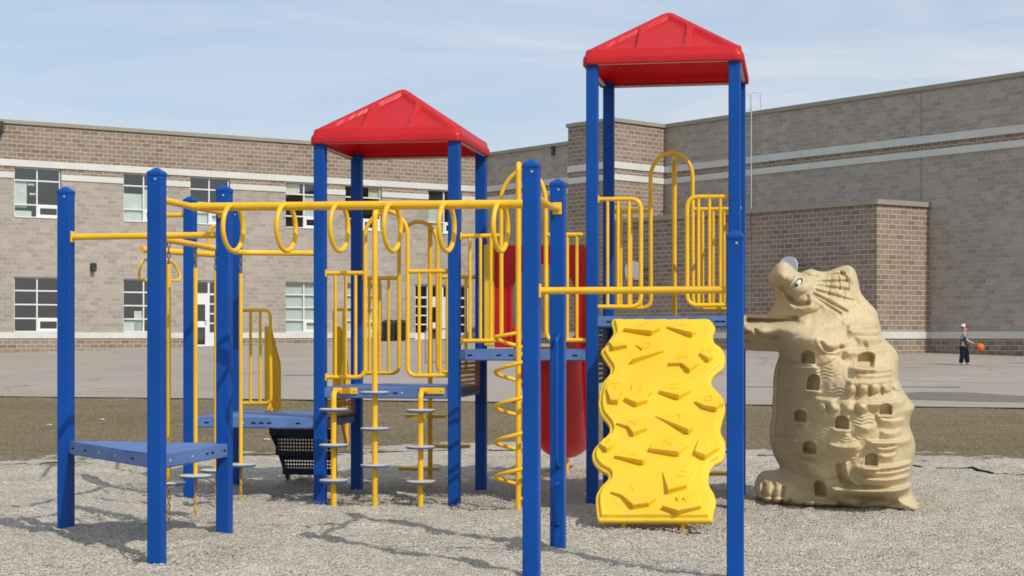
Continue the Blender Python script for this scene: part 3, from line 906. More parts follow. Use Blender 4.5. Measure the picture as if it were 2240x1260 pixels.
# glide beam behind the left deck with a hanging loop handle
bz = 2.10
B0 = W(310, 546, F * (bz - EYE) / (HY - 546)); B1 = W(500, 559, F * (bz - EYE) / (HY - 559))
bo = MB().tube([B0, B1], .030, 16).build('glide_beam', M['yellow'], PS)
P4 = G(-1, 0); P5 = G(-1, 1)
h1 = B0.lerp(B1, .2)
mb = MB().tube(fillet([Vector((P4.x - .05, P4.y, 2.285)), Vector((P4.x - .24, P4.y + .02, 2.285)), h1 + z3 * .185, h1 + z3 * .02], .09, 6), .0185, 12); mb.build('hanger', M['yellow'], bo)
h2 = B0.lerp(B1, .76)
mb = MB().tube(fillet([Vector((P5.x, P5.y, 2.30)) + b3 * .05, Vector((h2.x + .22, h2.y, 2.38)), Vector((h2.x, h2.y, 2.38)), h2 + z3 * .02], .10, 6), .0165, 12); mb.build('hanger', M['yellow'], bo)
hd = Vector((B1.x - B0.x, B1.y - B0.y, 0)).normalized(); hn = Vector((-hd.y, hd.x, 0))
hc = W(350, 592, (B0.y + B1.y) / 2 - .35)
ho = empty('glide_handle', (hc.x, hc.y, hc.z)); tag(ho, 'yellow looped tube handle hanging from the glide beam behind the tall corner post', 'handle')
for s in (-1, 1):
    q = [hc + hn * (.09 * s) + hd * (-.20) - z3 * .09, hc + hn * (.05 * s) - hd * .20 + z3 * .10, hc + hn * (.05 * s) + hd * .13 + z3 * .10, hc + hn * (.09 * s) + hd * .21 - z3 * .09]
    MB().tube(fillet(q, .09, 7, True), .013, 10, closed=True).build('loop', M['yellow'], ho)
for t in (-.1, .08):
    MB().tube([hc + hd * t + z3 * .09, Vector((hc.x, hc.y, B0.z - .02)) + hd * t + hn * ((B0.y + B1.y) / 2 - hc.y) * .0], .009, 8).build('hanger_rod', M['yellow'], ho)

# slide: hood plate with arched opening, U chute
Ph = G(1, 1) + b3 * .0
def hp(px, py): return on_plane(px, py, Ph, r3)
sl = empty('slide', tuple(G(1.5, 1))); sl.parent = PS; sl.matrix_parent_inverse = Matrix.Translation(-PS.location)
outer = [hp(1083, 760), hp(1083, 545), hp(1091, 537), hp(1278, 536), hp(1286, 544), hp(1286, 759)]
arch = [hp(1262, 759), hp(1262, 640)] + [hp(1190 + 72 * math.cos(a), 640 - 68 * math.sin(a)) for a in [math.pi * k / 14 for k in range(1, 14)]] + [hp(1118, 640), hp(1118, 760)]
poly = outer + arch; n = len(poly); th = .075
mb = MB(); fr = [p - b3 * .02 for p in poly]; bk = [p + b3 * (th - .02) for p in poly]
mb.add(fr + bk, [list(range(n)), list(range(n, 2 * n))[::-1]] + [(n + k, n + (k + 1) % n, (k + 1) % n, k) for k in range(n)])
hood = mb.build('hood', M['red'], sl)
mb = MB()                                         # rounded lip around the opening
mb.tube([p - b3 * .02 for p in arch], .018, 10); mb.build('opening_lip', M['red'], sl)
for (xa, xb) in ((1061, 1082), (1287, 1308)):
    a, b_ = hp(xa, 757), hp(xb, 757); top = hp(xa, 536).z
    MB().cbox((a + b_) / 2 + z3 * ((top - a.z) / 2) - b3 * .03, ((b_ - a).length, .07, top - a.z), AX, .012).build('side_panel', M['yplastic'], sl)
prof = [(0, 1.225), (.25, 1.21), (.55, 1.03), (1.0, .74), (1.45, .45), (1.8, .25), (2.05, .16), (2.3, .13)]
pp = smooth_path([(d, 0, z) for d, z in prof], 6)
cs = []
for k in range(25):                               # U section: bed, side walls, rolled rim
    a = math.pi * (k / 24); cs.append((-.30 * math.cos(a), -.19 * math.sin(a) + .19))
rim = [(-.30, .19), (-.315, .205), (-.335, .205), (-.345, .19), (-.335, .17)]
sec = [(x, z) for x, z in rim[::-1]] + cs[1:-1] + [(-x, z) for x, z in rim]
inner = [(x * .95, z * .95 + .018) for x, z in cs]
C0 = G(1.5, 1) + b3 * .05; sd3 = Vector((.10, .995, 0)); sr3 = Vector((.995, -.10, 0))
def wid(d): return .96 - .13 * float(sstep(.1, 1.9, np.array(d)))
vs = []; fs = []; ns = len(sec)
for p in pp:
    for (x, z) in sec: vs.append(C0 + sr3 * (x * wid(p.x)) + sd3 * p.x + z3 * (p.z + z - .03))
for i in range(len(pp) - 1):
    for k in range(ns - 1): fs.append((i * ns + k, i * ns + k + 1, (i + 1) * ns + k + 1, (i + 1) * ns + k))
mb = MB(); mb.add(vs, fs, 0, True)
vs2 = []; ni = len(inner)
for p in pp:
    for (x, z) in inner: vs2.append(C0 + sr3 * (x * wid(p.x)) + sd3 * p.x + z3 * (p.z + z - .03))
fs2 = []
for i in range(len(pp) - 1):
    for k in range(ni - 1): fs2.append(((i + 1) * ni + k, (i + 1) * ni + k + 1, i * ni + k + 1, i * ni + k))
mb.add(vs2, fs2, 0, True)
mb.build('chute', M['red'], sl)
f_ = C0 + sd3 * 2.0 + sr3 * .05
MB().tube([f_ + z3 * .12, f_ - z3 * .2], .018, 8).build('foot', M['yellow'], sl)

# grab bars on the post at the end of the ring ladder
def gb(pts, r):
    q = [on_plane(x, y, P7 - b3 * (PW / 2 + dz), r3) for x, y, dz in pts]
    MB().tube(fillet(q, .05, 6), r, 12).build('grab_bar', M['blue'], PS)
gb([(1224, 735, .0), (1217, 740, .055), (1217, 1016, .055), (1224, 1020, 0)], .0135)
gb([(1222, 1056, 0), (1211, 1064, .055), (1211, 1142, .055), (1221, 1148, 0)], .0135)

def field(O, X, Y):
    inside = np.zeros(X.shape, bool); D = np.full(X.shape, 1e9); NX = np.zeros(X.shape); NY = np.zeros(X.shape)
    for (ax, ay), (bx, by) in zip(O, np.roll(O, -1, 0)):
        c = ((ay > Y) != (by > Y)) & (X < (bx - ax) * (Y - ay) / (by - ay + 1e-12) + ax)
        inside ^= c
        t = np.clip(((X - ax) * (bx - ax) + (Y - ay) * (by - ay)) / ((bx - ax) ** 2 + (by - ay) ** 2 + 1e-12), 0, 1)
        qx, qy = ax + t * (bx - ax), ay + t * (by - ay); d = np.hypot(X - qx, Y - qy)
        k = d < D; D = np.where(k, d, D); NX = np.where(k, qx, NX); NY = np.where(k, qy, NY)
    return inside, np.where(inside, D, 0), NX, NY
def sheet(inside, X, Y, NX, NY, Hf, Hb, rim_h):
    """closed solid between a front and a back height field that share the outline as rim"""
    ci = inside[:-1, :-1] & inside[1:, :-1] & inside[:-1, 1:] & inside[1:, 1:]
    used = np.zeros(X.shape, bool); cnt = np.zeros(X.shape, int)
    for dy in (0, 1):
        for dx in (0, 1):
            q = (slice(dy, dy + ci.shape[0]), slice(dx, dx + ci.shape[1])); used[q] |= ci; cnt[q] += ci
    rim = used & (cnt < 4); Xs, Ys = np.where(rim, NX, X), np.where(rim, NY, Y)
    idx = np.full(X.shape, -1); nu = int(used.sum()); idx[used] = np.arange(nu)
    inn = used & ~rim; bk = np.full(X.shape, -1); bk[rim] = idx[rim]; bk[inn] = nu + np.arange(inn.sum())
    V = np.concatenate([np.stack([Xs[used], Ys[used], np.where(rim, rim_h, Hf)[used]], -1), np.stack([X[inn], Y[inn], Hb[inn]], -1)])
    j, i = np.nonzero(ci)
    Ff = np.stack([idx[j, i], idx[j + 1, i], idx[j + 1, i + 1], idx[j, i + 1]], -1)
    Fb = np.stack([bk[j, i], bk[j, i + 1], bk[j + 1, i + 1], bk[j + 1, i]], -1)
    return V, Ff, Fb, rim

# ------------------------------------------------------------------ climbing wall
Tp = G(2.5, 0) - b3 * .085; Tp.z = 1.452
Bp = W(1432, 1137, 11.15)
up = (Tp - Bp).normalized(); across = (r3 - up * r3.dot(up)).normalized(); nrm = across.cross(up).normalized()
if nrm.y > 0: nrm = -nrm
def cw(px, py, h=0.): return hit(px, py, Bp, nrm) + nrm * h
left = [(1440, 694), (1349, 694), (1342, 694), (1340, 695), (1336, 702), (1341, 724), (1336, 733), (1321, 755), (1313, 766), (1321, 783), (1334, 803), (1332, 814), (1318, 832), (1311, 852), (1308, 880), (1313, 904), (1329, 924), (1333, 938), (1320, 956), (1301, 974), (1294, 990), (1298, 1010), (1312, 1025), (1328, 1034), (1329, 1043), (1312, 1062), (1303, 1080), (1302, 1100), (1305, 1128), (1306, 1134), (1309, 1137), (1320, 1137), (1432, 1137)]
right = [(1548, 1137), (1557, 1137), (1559, 1134), (1560, 1128), (1561, 1116), (1566, 1096), (1562, 1076), (1551, 1056), (1550, 1035), (1560, 1015), (1580, 1003), (1586, 985), (1586, 961), (1576, 940), (1580, 916), (1586, 895), (1583, 870), (1568, 850), (1556, 835), (1562, 818), (1582, 800), (1586, 776), (1578, 757), (1563, 745), (1560, 730), (1565, 713), (1557, 699), (1552, 695), (1546, 694), (1536, 694)]
outl = left + right
def w2l(p):
    q = p - Bp; return Vector((q.dot(across), q.dot(up)))
def l2w(p, h): return Bp + across * p[0] + up * p[1] + nrm * h
loc = [w2l(cw(*p)) for p in outl]
def resample(P, st=.025):
    m = len(P); out = []
    for i in range(m):
        p0, p1, p2, p3 = P[i - 1], P[i], P[(i + 1) % m], P[(i + 2) % m]
        L = (p2 - p1).length; k = max(1, min(5, int(L / .012)))
        a = min(1, L / max((p1 - p0).length, 1e-6)); c = min(1, L / max((p3 - p2).length, 1e-6))
        t1 = (p2 - p0) * .5 * min(1, a * 1.0); t2 = (p3 - p1) * .5 * min(1, c)
        t1 = t1 if t1.length < L else t1.normalized() * L; t2 = t2 if t2.length < L else t2.normalized() * L
        for j in range(k):
            t = j / k; h1 = 2 * t ** 3 - 3 * t * t + 1; h2 = t ** 3 - 2 * t * t + t; h3 = -2 * t ** 3 + 3 * t * t; h4 = t ** 3 - t * t
            out.append(p1 * h1 + t1 * h2 + p2 * h3 + t2 * h4)
    return out
loc = resample(loc)
area = sum(loc[i].x * loc[(i + 1) % len(loc)].y - loc[(i + 1) % len(loc)].x * loc[i].y for i in range(len(loc)))
if area < 0: loc = loc[::-1]
def inset(P, d):
    n = len(P); out = []
    for i in range(n):
        a, b_, c = P[i - 1], P[i], P[(i + 1) % n]
        e1 = (b_ - a).normalized(); e2 = (c - b_).normalized()
        nn = Vector((-(e1.y + e2.y), e1.x + e2.x))
        nn = nn.normalized() if nn.length > 1e-6 else Vector((-e1.y, e1.x))
        out.append(b_ + nn * d)
    for _ in range(2): out = [out[i - 1] * .25 + out[i] * .5 + out[(i + 1) % n] * .25 for i in range(n)]
    return out
Ow = np.array([(p.x, p.y) for p in loc]); stw = .0062
gxs = np.arange(Ow[:, 0].min() - .02, Ow[:, 0].max() + .02, stw); gys = np.arange(Ow[:, 1].min() - .02, Ow[:, 1].max() + .02, stw)
GX, GY = np.meshgrid(gxs, gys)
ins_w, D_w, NXw, NYw = field(Ow, GX, GY)
def step_(d, a, b_): return sstep(a, b_, d)
Hw = -.023 + .012 * step_(D_w, 0, .006) * 1. - .004 * np.exp(-((D_w - .021) / .006) ** 2) + .024 * step_(D_w, .024, .036)
Hw += .0012 * wave_noise(GX, GY, 1.6, 41)
V_, Ff_, Fb_, rim_ = sheet(ins_w, GX, GY, NXw, NYw, Hw, np.full(GX.shape, -.058), -.030)
Vw = np.array([tuple(l2w((v[0], v[1]), v[2])) for v in V_])
cwall = np_mesh('climbing_wall', Vw, np.concatenate([Ff_[:, ::-1], Fb_[:, ::-1]]), M['yplastic'], PS, True)
holds = [
 ('O', [(1367, 727), (1425, 736), (1443, 725), (1425, 706), (1385, 703)]), ('F', [(1460, 720), (1514, 739), (1521, 733), (1500, 706), (1466, 706)]),
 ('L', [(1332, 750), (1342, 770), (1371, 764), (1360, 750), (1340, 745)]), ('G', [(1384, 797), (1451, 773), (1440, 748), (1412, 748), (1391, 758), (1407, 770)]),
 ('M', [(1462, 803), (1492, 803), (1508, 818), (1529, 801), (1516, 770), (1488, 768), (1478, 795)]), ('H', [(1532, 780), (1551, 795), (1559, 790), (1557, 762), (1540, 757)]),
 ('T', [(1328, 858), (1337, 885), (1352, 886), (1367, 846), (1358, 828), (1336, 828)]), ('S', [(1368, 879), (1394, 892), (1416, 884), (1418, 870), (1426, 864), (1412, 838), (1384, 832), (1382, 858)]),
 ('Z', [(1444, 863), (1485, 876), (1511, 860), (1500, 842), (1462, 836), (1450, 850)]), ('D', [(1521, 884), (1540, 897), (1566, 903), (1581, 886), (1572, 866), (1545, 862), (1530, 870)]),
 ('N', [(1350, 931), (1375, 940), (1386, 957), (1414, 944), (1398, 918), (1372, 912)]), ('Y', [(1434, 914), (1506, 951), (1514, 946), (1524, 914), (1500, 900), (1455, 900)]),
 ('B', [(1313, 978), (1328, 992), (1336, 987), (1350, 968), (1342, 958), (1322, 960)]), ('A', [(1346, 1004), (1406, 1019), (1412, 1014), (1394, 994), (1372, 990), (1362, 984)]),
 ('X', [(1422, 990), (1484, 1000), (1502, 980), (1488, 962), (1440, 960), (1427, 975)]), ('J', [(1521, 996), (1543, 1007), (1573, 986), (1566, 958), (1548, 948), (1530, 962)]),
 ('C', [(1450, 1036), (1463, 1082), (1502, 1070), (1506, 1052), (1521, 1028), (1500, 1020)]), ('V', [(1338, 1082), (1362, 1091), (1386, 1115), (1418, 1110), (1434, 1095), (1434, 1065), (1400, 1052), (1362, 1050), (1356, 1065)]),
 ('W', [(1450, 1116), (1484, 1128), (1532, 1116), (1530, 1085), (1510, 1080), (1500, 1100), (1462, 1105)])]
def glyph(ch):
    cu = bpy.data.curves.new('glyph', 'FONT'); cu.body = ch; cu.size = 1.; cu.extrude = .03; cu.resolution_u = 3
    cu.align_x = 'CENTER'; cu.align_y = 'CENTER'
    o = bpy.data.objects.new('glyph', cu); COL.objects.link(o)
    me = bpy.data.meshes.new_from_object(o.evaluated_get(bpy.context.evaluated_depsgraph_get()))
    V = [v.co.copy() for v in me.vertices]; Fs = [list(p.vertices) for p in me.polygons]
    bpy.data.objects.remove(o); bpy.data.curves.remove(cu); bpy.data.meshes.remove(me)
    return V, Fs
for ch, P in holds:
    q = [w2l(cw(*p)) for p in P]; cc_ = sum(q, Vector((0, 0))) / len(q); q = [cc_ + (p - cc_) * 1.07 for p in q]
    ar = sum(q[i].x * q[(i + 1) % len(q)].y - q[(i + 1) % len(q)].x * q[i].y for i in range(len(q)))
    if ar < 0: q = q[::-1]
    y0, y1 = min(p.y for p in q), max(p.y for p in q)
    Hh = .058
    def hh(p): 
        t = (p[1] - y0) / (y1 - y0); return Hh * (1 - t) ** 1.0 * 1. + .006
    base = [l2w(p, -.004) for p in q]; cen = sum((p for p in q), Vector((0, 0))) / len(q)
    sh = [p.lerp(cen, .03) for p in q]; tp = [p.lerp(cen, .07) for p in q]
    n = len(q); mb = MB()
    vs = base + [l2w(p, hh(p) - .007) for p in sh] + [l2w(p, hh(p)) for p in tp]
    fs = [(i * n + k, i * n + (k + 1) % n, (i + 1) * n + (k + 1) % n, (i + 1) * n + k) for i in range(2) for k in range(n)]
    fs.append([2 * n + k for k in range(n)]); mb.add(vs, fs)
    V, Fs = glyph(ch); sz = min(.10, (y1 - y0) * .5)
    c2 = cen + Vector((0, (y1 - y0) * .08))
    gv = []
    for v_ in V:
        p = (c2.x + v_.x * sz, c2.y + v_.y * sz); gv.append(l2w(p, hh(p) + v_.z * sz * 1.1 + .0005))
    mb.add(gv, Fs)
    mb.build('hold', M['yplastic'], cwall)
for px in (1363, 1493):
    a = cw(px, 1120, -.05); MB().tube([a, Vector((a.x, a.y + .02, -.2))], .0175, 10).build('leg', M['yellow'], cwall)
for s in (-.28, .28):
    MB().tube([l2w((s, .12), -.075), l2w((s, 1.75), -.075)], .02, 8).build('support_pipe', M['yellow'], cwall)

# ------------------------------------------------------------------ dragon climber
def build_dragon():
    S = 279.; ox, oy = 1830., 1105.
    out = [(1711, 576), (1699, 584), (1691, 596), (1684, 608), (1682, 618), (1688, 630), (1695, 638), (1697, 651), (1696, 666), (1688, 680), (1678, 691), (1655, 692), (1625, 691), (1603, 690), (1596, 697), (1594, 720), (1598, 745), (1606, 762), (1625, 768), (1660, 771), (1690, 773), (1706, 778),
           (1702, 795), (1696, 815), (1693, 840), (1693, 865), (1691, 890), (1691, 914), (1687, 938), (1685, 960), (1690, 990), (1699, 1012), (1707, 1030), (1692, 1036), (1674, 1037), (1661, 1046), (1654, 1060), (1652, 1077), (1658, 1092), (1664, 1112), (1700, 1118), (1800, 1120), (1900, 1120), (2012, 1118), (2006, 1106), (1996, 1090), (1988, 1068), (1988, 1045), (1993, 1015), (1998, 985), (1994, 960), (1986, 936), (1988, 915), (1996, 894), (1984, 876), (1972, 858), (1963, 835), (1962, 808), (1962, 786), (1953, 767), (1932, 746), (1925, 728), (1921, 708), (1914, 684), (1896, 664), (1882, 645), (1876, 618), (1870, 598), (1860, 588), (1848, 586), (1831, 591), (1808, 599), (1792, 598), (1776, 593), (1764, 596), (1752, 601), (1743, 597), (1730, 584), (1720, 577)]
    sp = smooth_path([Vector((x, y, 0)) for x, y in out] + [Vector((out[0][0], out[0][1], 0))], 4)[:-1]
    O = np.array([(p.x, p.y) for p in sp])
    st = 1.3
    xs = np.arange(1588, 2020, st); ys = np.arange(568, 1124, st)
    X, Y = np.meshgrid(xs, ys)
    A_, B_ = O, np.roll(O, -1, 0)
    inside = np.zeros(X.shape, bool); D = np.full(X.shape, 1e9); NX = np.zeros(X.shape); NY = np.zeros(X.shape)
    for (ax, ay), (bx, by) in zip(A_, B_):
        c = ((ay > Y) != (by > Y)) & (X < (bx - ax) * (Y - ay) / (by - ay + 1e-12) + ax)
        inside ^= c
        t = np.clip(((X - ax) * (bx - ax) + (Y - ay) * (by - ay)) / ((bx - ax) ** 2 + (by - ay) ** 2 + 1e-9), 0, 1)
        qx, qy = ax + t * (bx - ax), ay + t * (by - ay); d = np.hypot(X - qx, Y - qy)
        k = d < D; D = np.where(k, d, D); NX = np.where(k, qx, NX); NY = np.where(k, qy, NY)
    D = np.where(inside, D, 0)
    # ---- relief in metres towards the viewer
    def infl(d, Rr, T): 
        t = np.clip(d / Rr, 0, 1); return T * np.sqrt(1 - (1 - t) ** 2)
    base = infl(D, 125., .40) + infl(D, 32., .06)
    head = sstep(760, 680, Y); base = base * (1 - .45 * head) + .0
    arm = sstep(1730, 1690, X) * sstep(680, 690, Y) * sstep(780, 772, Y); base = base * (1 - .25 * arm)
    def blur(a, sg):
        n_ = int(sg * 3) + 1; k = np.exp(-.5 * (np.arange(-n_, n_ + 1) / sg) ** 2); k /= k.sum()
        p = np.pad(a, n_, mode='edge'); t_ = sum(k[q] * p[q:q + a.shape[0]] for q in range(2 * n_ + 1))
        return sum(k[q] * t_[:, q:q + a.shape[1]] for q in range(2 * n_ + 1))
    w_in = blur(inside.astype(float), 6.)
    base = np.where(inside, blur(np.where(inside, base, 0), 6.) / np.maximum(w_in, .05), 0) * np.sqrt(np.clip(D / 12., 0, 1))
    Hh = base.copy()
    def g2(cx, cy, rx, ry, rot=0.):
        a = math.radians(rot); u = (X - cx) * math.cos(a) + (Y - cy) * math.sin(a); v = -(X - cx) * math.sin(a) + (Y - cy) * math.cos(a)
        return (u / rx) ** 2 + (v / ry) ** 2
    def blob(cx, cy, rx, ry, h, rot=0.):
        nonlocal Hh; Hh += h * np.exp(-g2(cx, cy, rx, ry, rot) * 1.4)
    def dome(cx, cy, rx, ry, h, rot=0.):
        nonlocal Hh; Hh += h * np.sqrt(np.clip(1 - g2(cx, cy, rx, ry, rot), 0, 1))
    def seg(pts):
        dd = np.full(X.shape, 1e9); sd = np.zeros(X.shape)
        P = [Vector((x, y, 0)) for x, y in pts]; P = smooth_path(P, 6) if len(P) > 2 else P
        for a, b_ in zip(P[:-1], P[1:]):
            t = np.clip(((X - a.x) * (b_.x - a.x) + (Y - a.y) * (b_.y - a.y)) / ((b_ - a).length_squared + 1e-9), 0, 1)
            qx, qy = a.x + t * (b_.x - a.x), a.y + t * (b_.y - a.y); d = np.hypot(X - qx, Y - qy)
            k = d < dd; dd = np.where(k, d, dd); sd = np.where(k, Y - qy, sd)
        return dd, sd
    def ridge(pts, w, h):
        nonlocal Hh; d, _ = seg(pts); Hh += h * np.exp(-(d / w) ** 2)
    def groove(pts, w, h): ridge(pts, w, -h)
    def ledge(pts, h, w=7., fall=20.):
        """crisp lit top edge, soft fall below"""
        nonlocal Hh; d, sd = seg(pts)
        up_ = np.where(sd <= 0, np.exp(-(d / 2.0) ** 2), np.exp(-(d / fall) ** 2))
        Pe = np.array(pts); x0_, x1_ = Pe[:, 0].min(), Pe[:, 0].max(); up_ = up_ * sstep(x0_ - 4, x0_ + 8, X) * sstep(x1_ + 4, x1_ - 8, X)
        Hh += h * up_
    def window(cx, cy, w, h, depth=.085, sill=True, skew=.0):
        nonlocal Hh
        w, h = w * .9, h * .9; u = np.abs(X - cx - skew * (cy - Y)) / (w / 2); v = (cy - Y) / (h / 2)     # arched top
        rr = np.where(v > .2, np.hypot(u, np.clip((v - .2) / .8, 0, None)), np.maximum(u, np.where(v < 0, -v, 0)))
        m = sstep(1.06, .90, rr)
        Hh -= depth * 1.05 * m
        rim = np.exp(-((rr - 1.22) / .16) ** 2); Hh += .010 * rim
        if sill: ledge([(cx - w * .85, cy + h * .50), (cx + w * .6, cy + h * .60)], .045, fall=8)
    lean = sstep(1690, 1900, X); Hh += (.38 * lean - .16) * sstep(760, 860, Y) * np.sqrt(np.clip(D / 45., 0, 1)) + .10 * lean * sstep(760, 860, Y) * 0
    # head
    dome(1712, 603, 31, 30, .15); dome(1725, 625, 34, 30, .06, 20)
    dome(1748, 626, 26, 24, .05); blob(1775, 603, 22, 10, .05); dome(1770, 650, 40, 40, .05)
    groove([(1686, 630), (1703, 630), (1716, 641), (1727, 656), (1740, 668), (1757, 673), (1766, 671)], 5, .055)
    ridge([(1697, 641), (1712, 645), (1722, 660), (1733, 676), (1752, 684), (1772, 678)], 7, .035)
    groove([(1767, 655), (1769, 672)], 3, .02)
    for (a, b_) in (((1788, 612), (1845, 604)), ((1790, 623), (1848, 622)), ((1790, 632), (1850, 640)), ((1786, 642), (1862, 664)), ((1782, 650), (1850, 688)), ((1780, 655), (1836, 692))):
        groove([a, b_], 2.8, .032)
    for (a, b_) in (((1841, 602), (1846, 650)), ((1818, 610), (1812, 650)), ((1850, 618), (1843, 664)), ((1832, 606), (1836, 640))): groove([a, b_], 2.2, .018)
    groove([(1838, 602), (1852, 620), (1853, 640)], 4, .03)
    groove([(1850, 645), (1880, 680), (1890, 705)], 4, .012)
    ridge([(1860, 594), (1868, 620), (1876, 648), (1898, 676), (1910, 702), (1914, 735)], 7, .025)
    blob(1835, 680, 30, 30, .04)
    # arms and hand
    ledge([(1600, 697), (1660, 699), (1730, 703), (1770, 706)], .06, fall=12)
    d, sd = seg([(1640, 706), (1690, 707), (1742, 705)]); Hh -= .16 * np.exp(-(d / 6.) ** 2)
    ridge([(1640, 724), (1690, 722), (1735, 730), (1780, 735)], 14, .08)
    groove([(1755, 722), (1800, 724), (1840, 716)], 5, .02)
    blob(1675, 735, 26, 16, .07); groove([(1656, 728), (1666, 742), (1690, 745), (1703, 742)], 3.5, .05)
    for (cx, cy) in ((1612, 722), (1612, 742), (1618, 758)): dome(cx, cy, 16, 9, .05)
    for cy in (732, 750): groove([(1600, cy), (1640, cy + 1)], 3, .04)
    blob(1760, 752, 55, 26, .10); dome(1775, 770, 60, 34, .06)
    dome(1816, 752, 34, 28, .05); groove([(1796, 756), (1806, 768), (1822, 771), (1838, 764)], 4, .05)
    window(1768, 785, 28, 30, .08)
    for k in range(9): groove([(1800 + 6 * k, 728), (1796 + 6 * k, 752)], 1.8, .008)
    # castle: windows, tiers, battlements
    Hh -= .10 * sstep(1745, 1715, X) * sstep(780, 800, Y) * sstep(1000, 960, Y)
    dome(1800, 850, 70, 72, .05); dome(1815, 930, 95, 62, .06); dome(1790, 985, 90, 58, .05)
    window(1779, 838, 26, 36, .09, True, .1); window(1888, 790, 38, 34, .08, True, .2); window(1926, 892, 28, 26, .06)
    window(1752, 911, 26, 28, .09); window(1837, 920, 28, 30, .09); window(1771, 976, 28, 30, .09); window(1897, 997, 28, 30, .08, True, .1)
    window(1794, 1063, 26, 36, .09, False, -.12)
    for (x0, y0, x1, y1, h) in ((1842, 773, 1932, 764, .03), (1852, 806, 1944, 808, .035), (1848, 834, 1940, 832, .028), (1866, 879, 1972, 872, .035), (1912, 912, 1968, 914, .02), (1915, 938, 1962, 936, .022), (1890, 958, 1986, 954, .04), (1912, 986, 1948, 984, .02), (1866, 1011, 1984, 1004, .04), (1872, 1034, 1980, 1032, .035), (1815, 1058, 1990, 1055, .06), (1686, 960, 1745, 962, .035), (1810, 965, 1870, 966, .035), (1720, 897, 1760, 893, .02), (1850, 717, 1918, 712, .02), (1852, 728, 1920, 730, .02), (1870, 744, 1930, 742, .016), (1695, 866, 1740, 862, .014), (1700, 885, 1742, 884, .014), (1725, 800, 1790, 806, .03), (1698, 828, 1738, 824, .012), (1696, 848, 1736, 845, .012), (1692, 910, 1728, 908, .012), (1694, 934, 1740, 932, .012), (1778, 868, 1822, 872, .02), (1860, 820, 1944, 820, .015), (1868, 926, 1905, 925, .015), (1905, 972, 1950, 970, .015), (1880, 1022, 1984, 1018, .02), (1745, 1004, 1800, 1010, .02)):
        ledge([(x0, y0), ((x0 + x1) / 2, (y0 + y1) / 2 + 3), (x1, y1)], h * 2.3, fall=13)
    for k in range(5): dome(1856 + 25 * k, 852 - k, 11, 9, .045); 
    for k in range(4): groove([(1868 + 25 * k, 851), (1869 + 25 * k, 862)], 4, .035)
    for cx in (1795, 1820, 1852, 1878): dome(cx, 890, 11, 9, .035)
    for cx in (1808, 1836, 1866): groove([(cx, 887), (cx + 1, 900)], 4, .03)
    groove([(1886, 758), (1889, 764)], 4, .03); groove([(1920, 755), (1922, 760)], 4, .03); groove([(1896, 813), (1899, 815)], 4, .02)
    def ripples(cx, cy, rx, ry, amp, wl=7.):
        nonlocal Hh; m = sstep(1., .6, np.sqrt(g2(cx, cy, rx, ry)))
        Hh += amp * m * np.sin(2 * np.pi * (Y + 2.2 * np.sin(X * .21)) / wl)
    ripples(1808, 816, 36, 18, .008); ripples(1832, 858, 26, 16, .010); ripples(1880, 915, 26, 18, .010); ripples(1780, 938, 55, 14, .006, 6.5); ripples(1845, 950, 45, 12, .006, 6.5)
    ripples(1716, 976, 32, 16, .004, 6); ripples(1830, 990, 45, 18, .005); ripples(1760, 1000, 50, 14, .006, 6.5); ripples(1806, 905, 22, 26, .003, 6); ripples(1740, 1000, 30, 12, .004)
    # skirt, stairs and feet
    groove([(1832, 1012), (1838, 1040), (1848, 1050)], 6, .07); ridge([(1845, 1005), (1850, 1030), (1868, 1050)], 5, .04)
    ridge([(1770, 1020), (1800, 1042), (1822, 1075), (1860, 1098)], 14, .06)
    Hh -= .13 * np.exp(-g2(1905, 1082, 62, 16)); groove([(1880, 1098), (1910, 1090), (1950, 1092)], 5, .03)
    blob(1700, 1075, 60, 40, .12); dome(1696, 1070, 46, 36, .05)
    for (x, y0) in ((1674, 1062), (1696, 1060), (1716, 1066)): groove([(x, y0), (x - 3, y0 + 34)], 4, .06)
    ledge([(1652, 1082), (1690, 1090), (1730, 1086)], .05, fall=9)
    blob(1775, 1098, 55, 18, .16); ledge([(1740, 1094), (1775, 1090), (1830, 1096)], .05, fall=8)
    for x in (1760, 1785): groove([(x, 1092), (x - 2, 1112)], 3, .03)
    dome(1990, 1110, 60, 30, .06)
    Hh = blur(Hh, .75) + .002 * wave_noise(X, Y, 1 / 26., 31)
    edge = sstep(0, 5., D); Hh = np.maximum(Hh, .012) * edge
    # ---- mesh: front and back sheets sharing their rim
    cell_in = inside[:-1, :-1] & inside[1:, :-1] & inside[:-1, 1:] & inside[1:, 1:]
    used = np.zeros(X.shape, bool); cnt = np.zeros(X.shape, int)
    for dy in (0, 1):
        for dx in (0, 1):
            sl_ = (slice(dy, dy + cell_in.shape[0]), slice(dx, dx + cell_in.shape[1])); used[sl_] |= cell_in; cnt[sl_] += cell_in
    rim = used & (cnt < 4)
    Xs, Ys = np.where(rim, NX, X), np.where(rim, NY, Y); Hh = np.where(rim, 0, Hh)
    idx = np.full(X.shape, -1); idx[used] = np.arange(used.sum())
    lx_, lz = (Xs[used] - ox) / S, (oy - Ys[used]) / S; h = Hh[used]; nu_ = len(lx_)
    bk = np.full(X.shape, -1); inner_ = used & ~rim; bk[rim] = idx[rim]; bk[inner_] = nu_ + np.arange(inner_.sum())
    hb = (base * edge)[inner_]
    hb = np.maximum(hb, .01) + .35 * np.clip(Hh - base, -.05, .05)[inner_]
    V = np.concatenate([np.stack([lx_, -h, lz], -1), np.stack([(X[inner_] - ox) / S, hb, (oy - Y[inner_]) / S], -1)])
    j, i = np.nonzero(cell_in)
    Ff = np.stack([idx[j, i], idx[j + 1, i], idx[j + 1, i + 1], idx[j, i + 1]], -1)
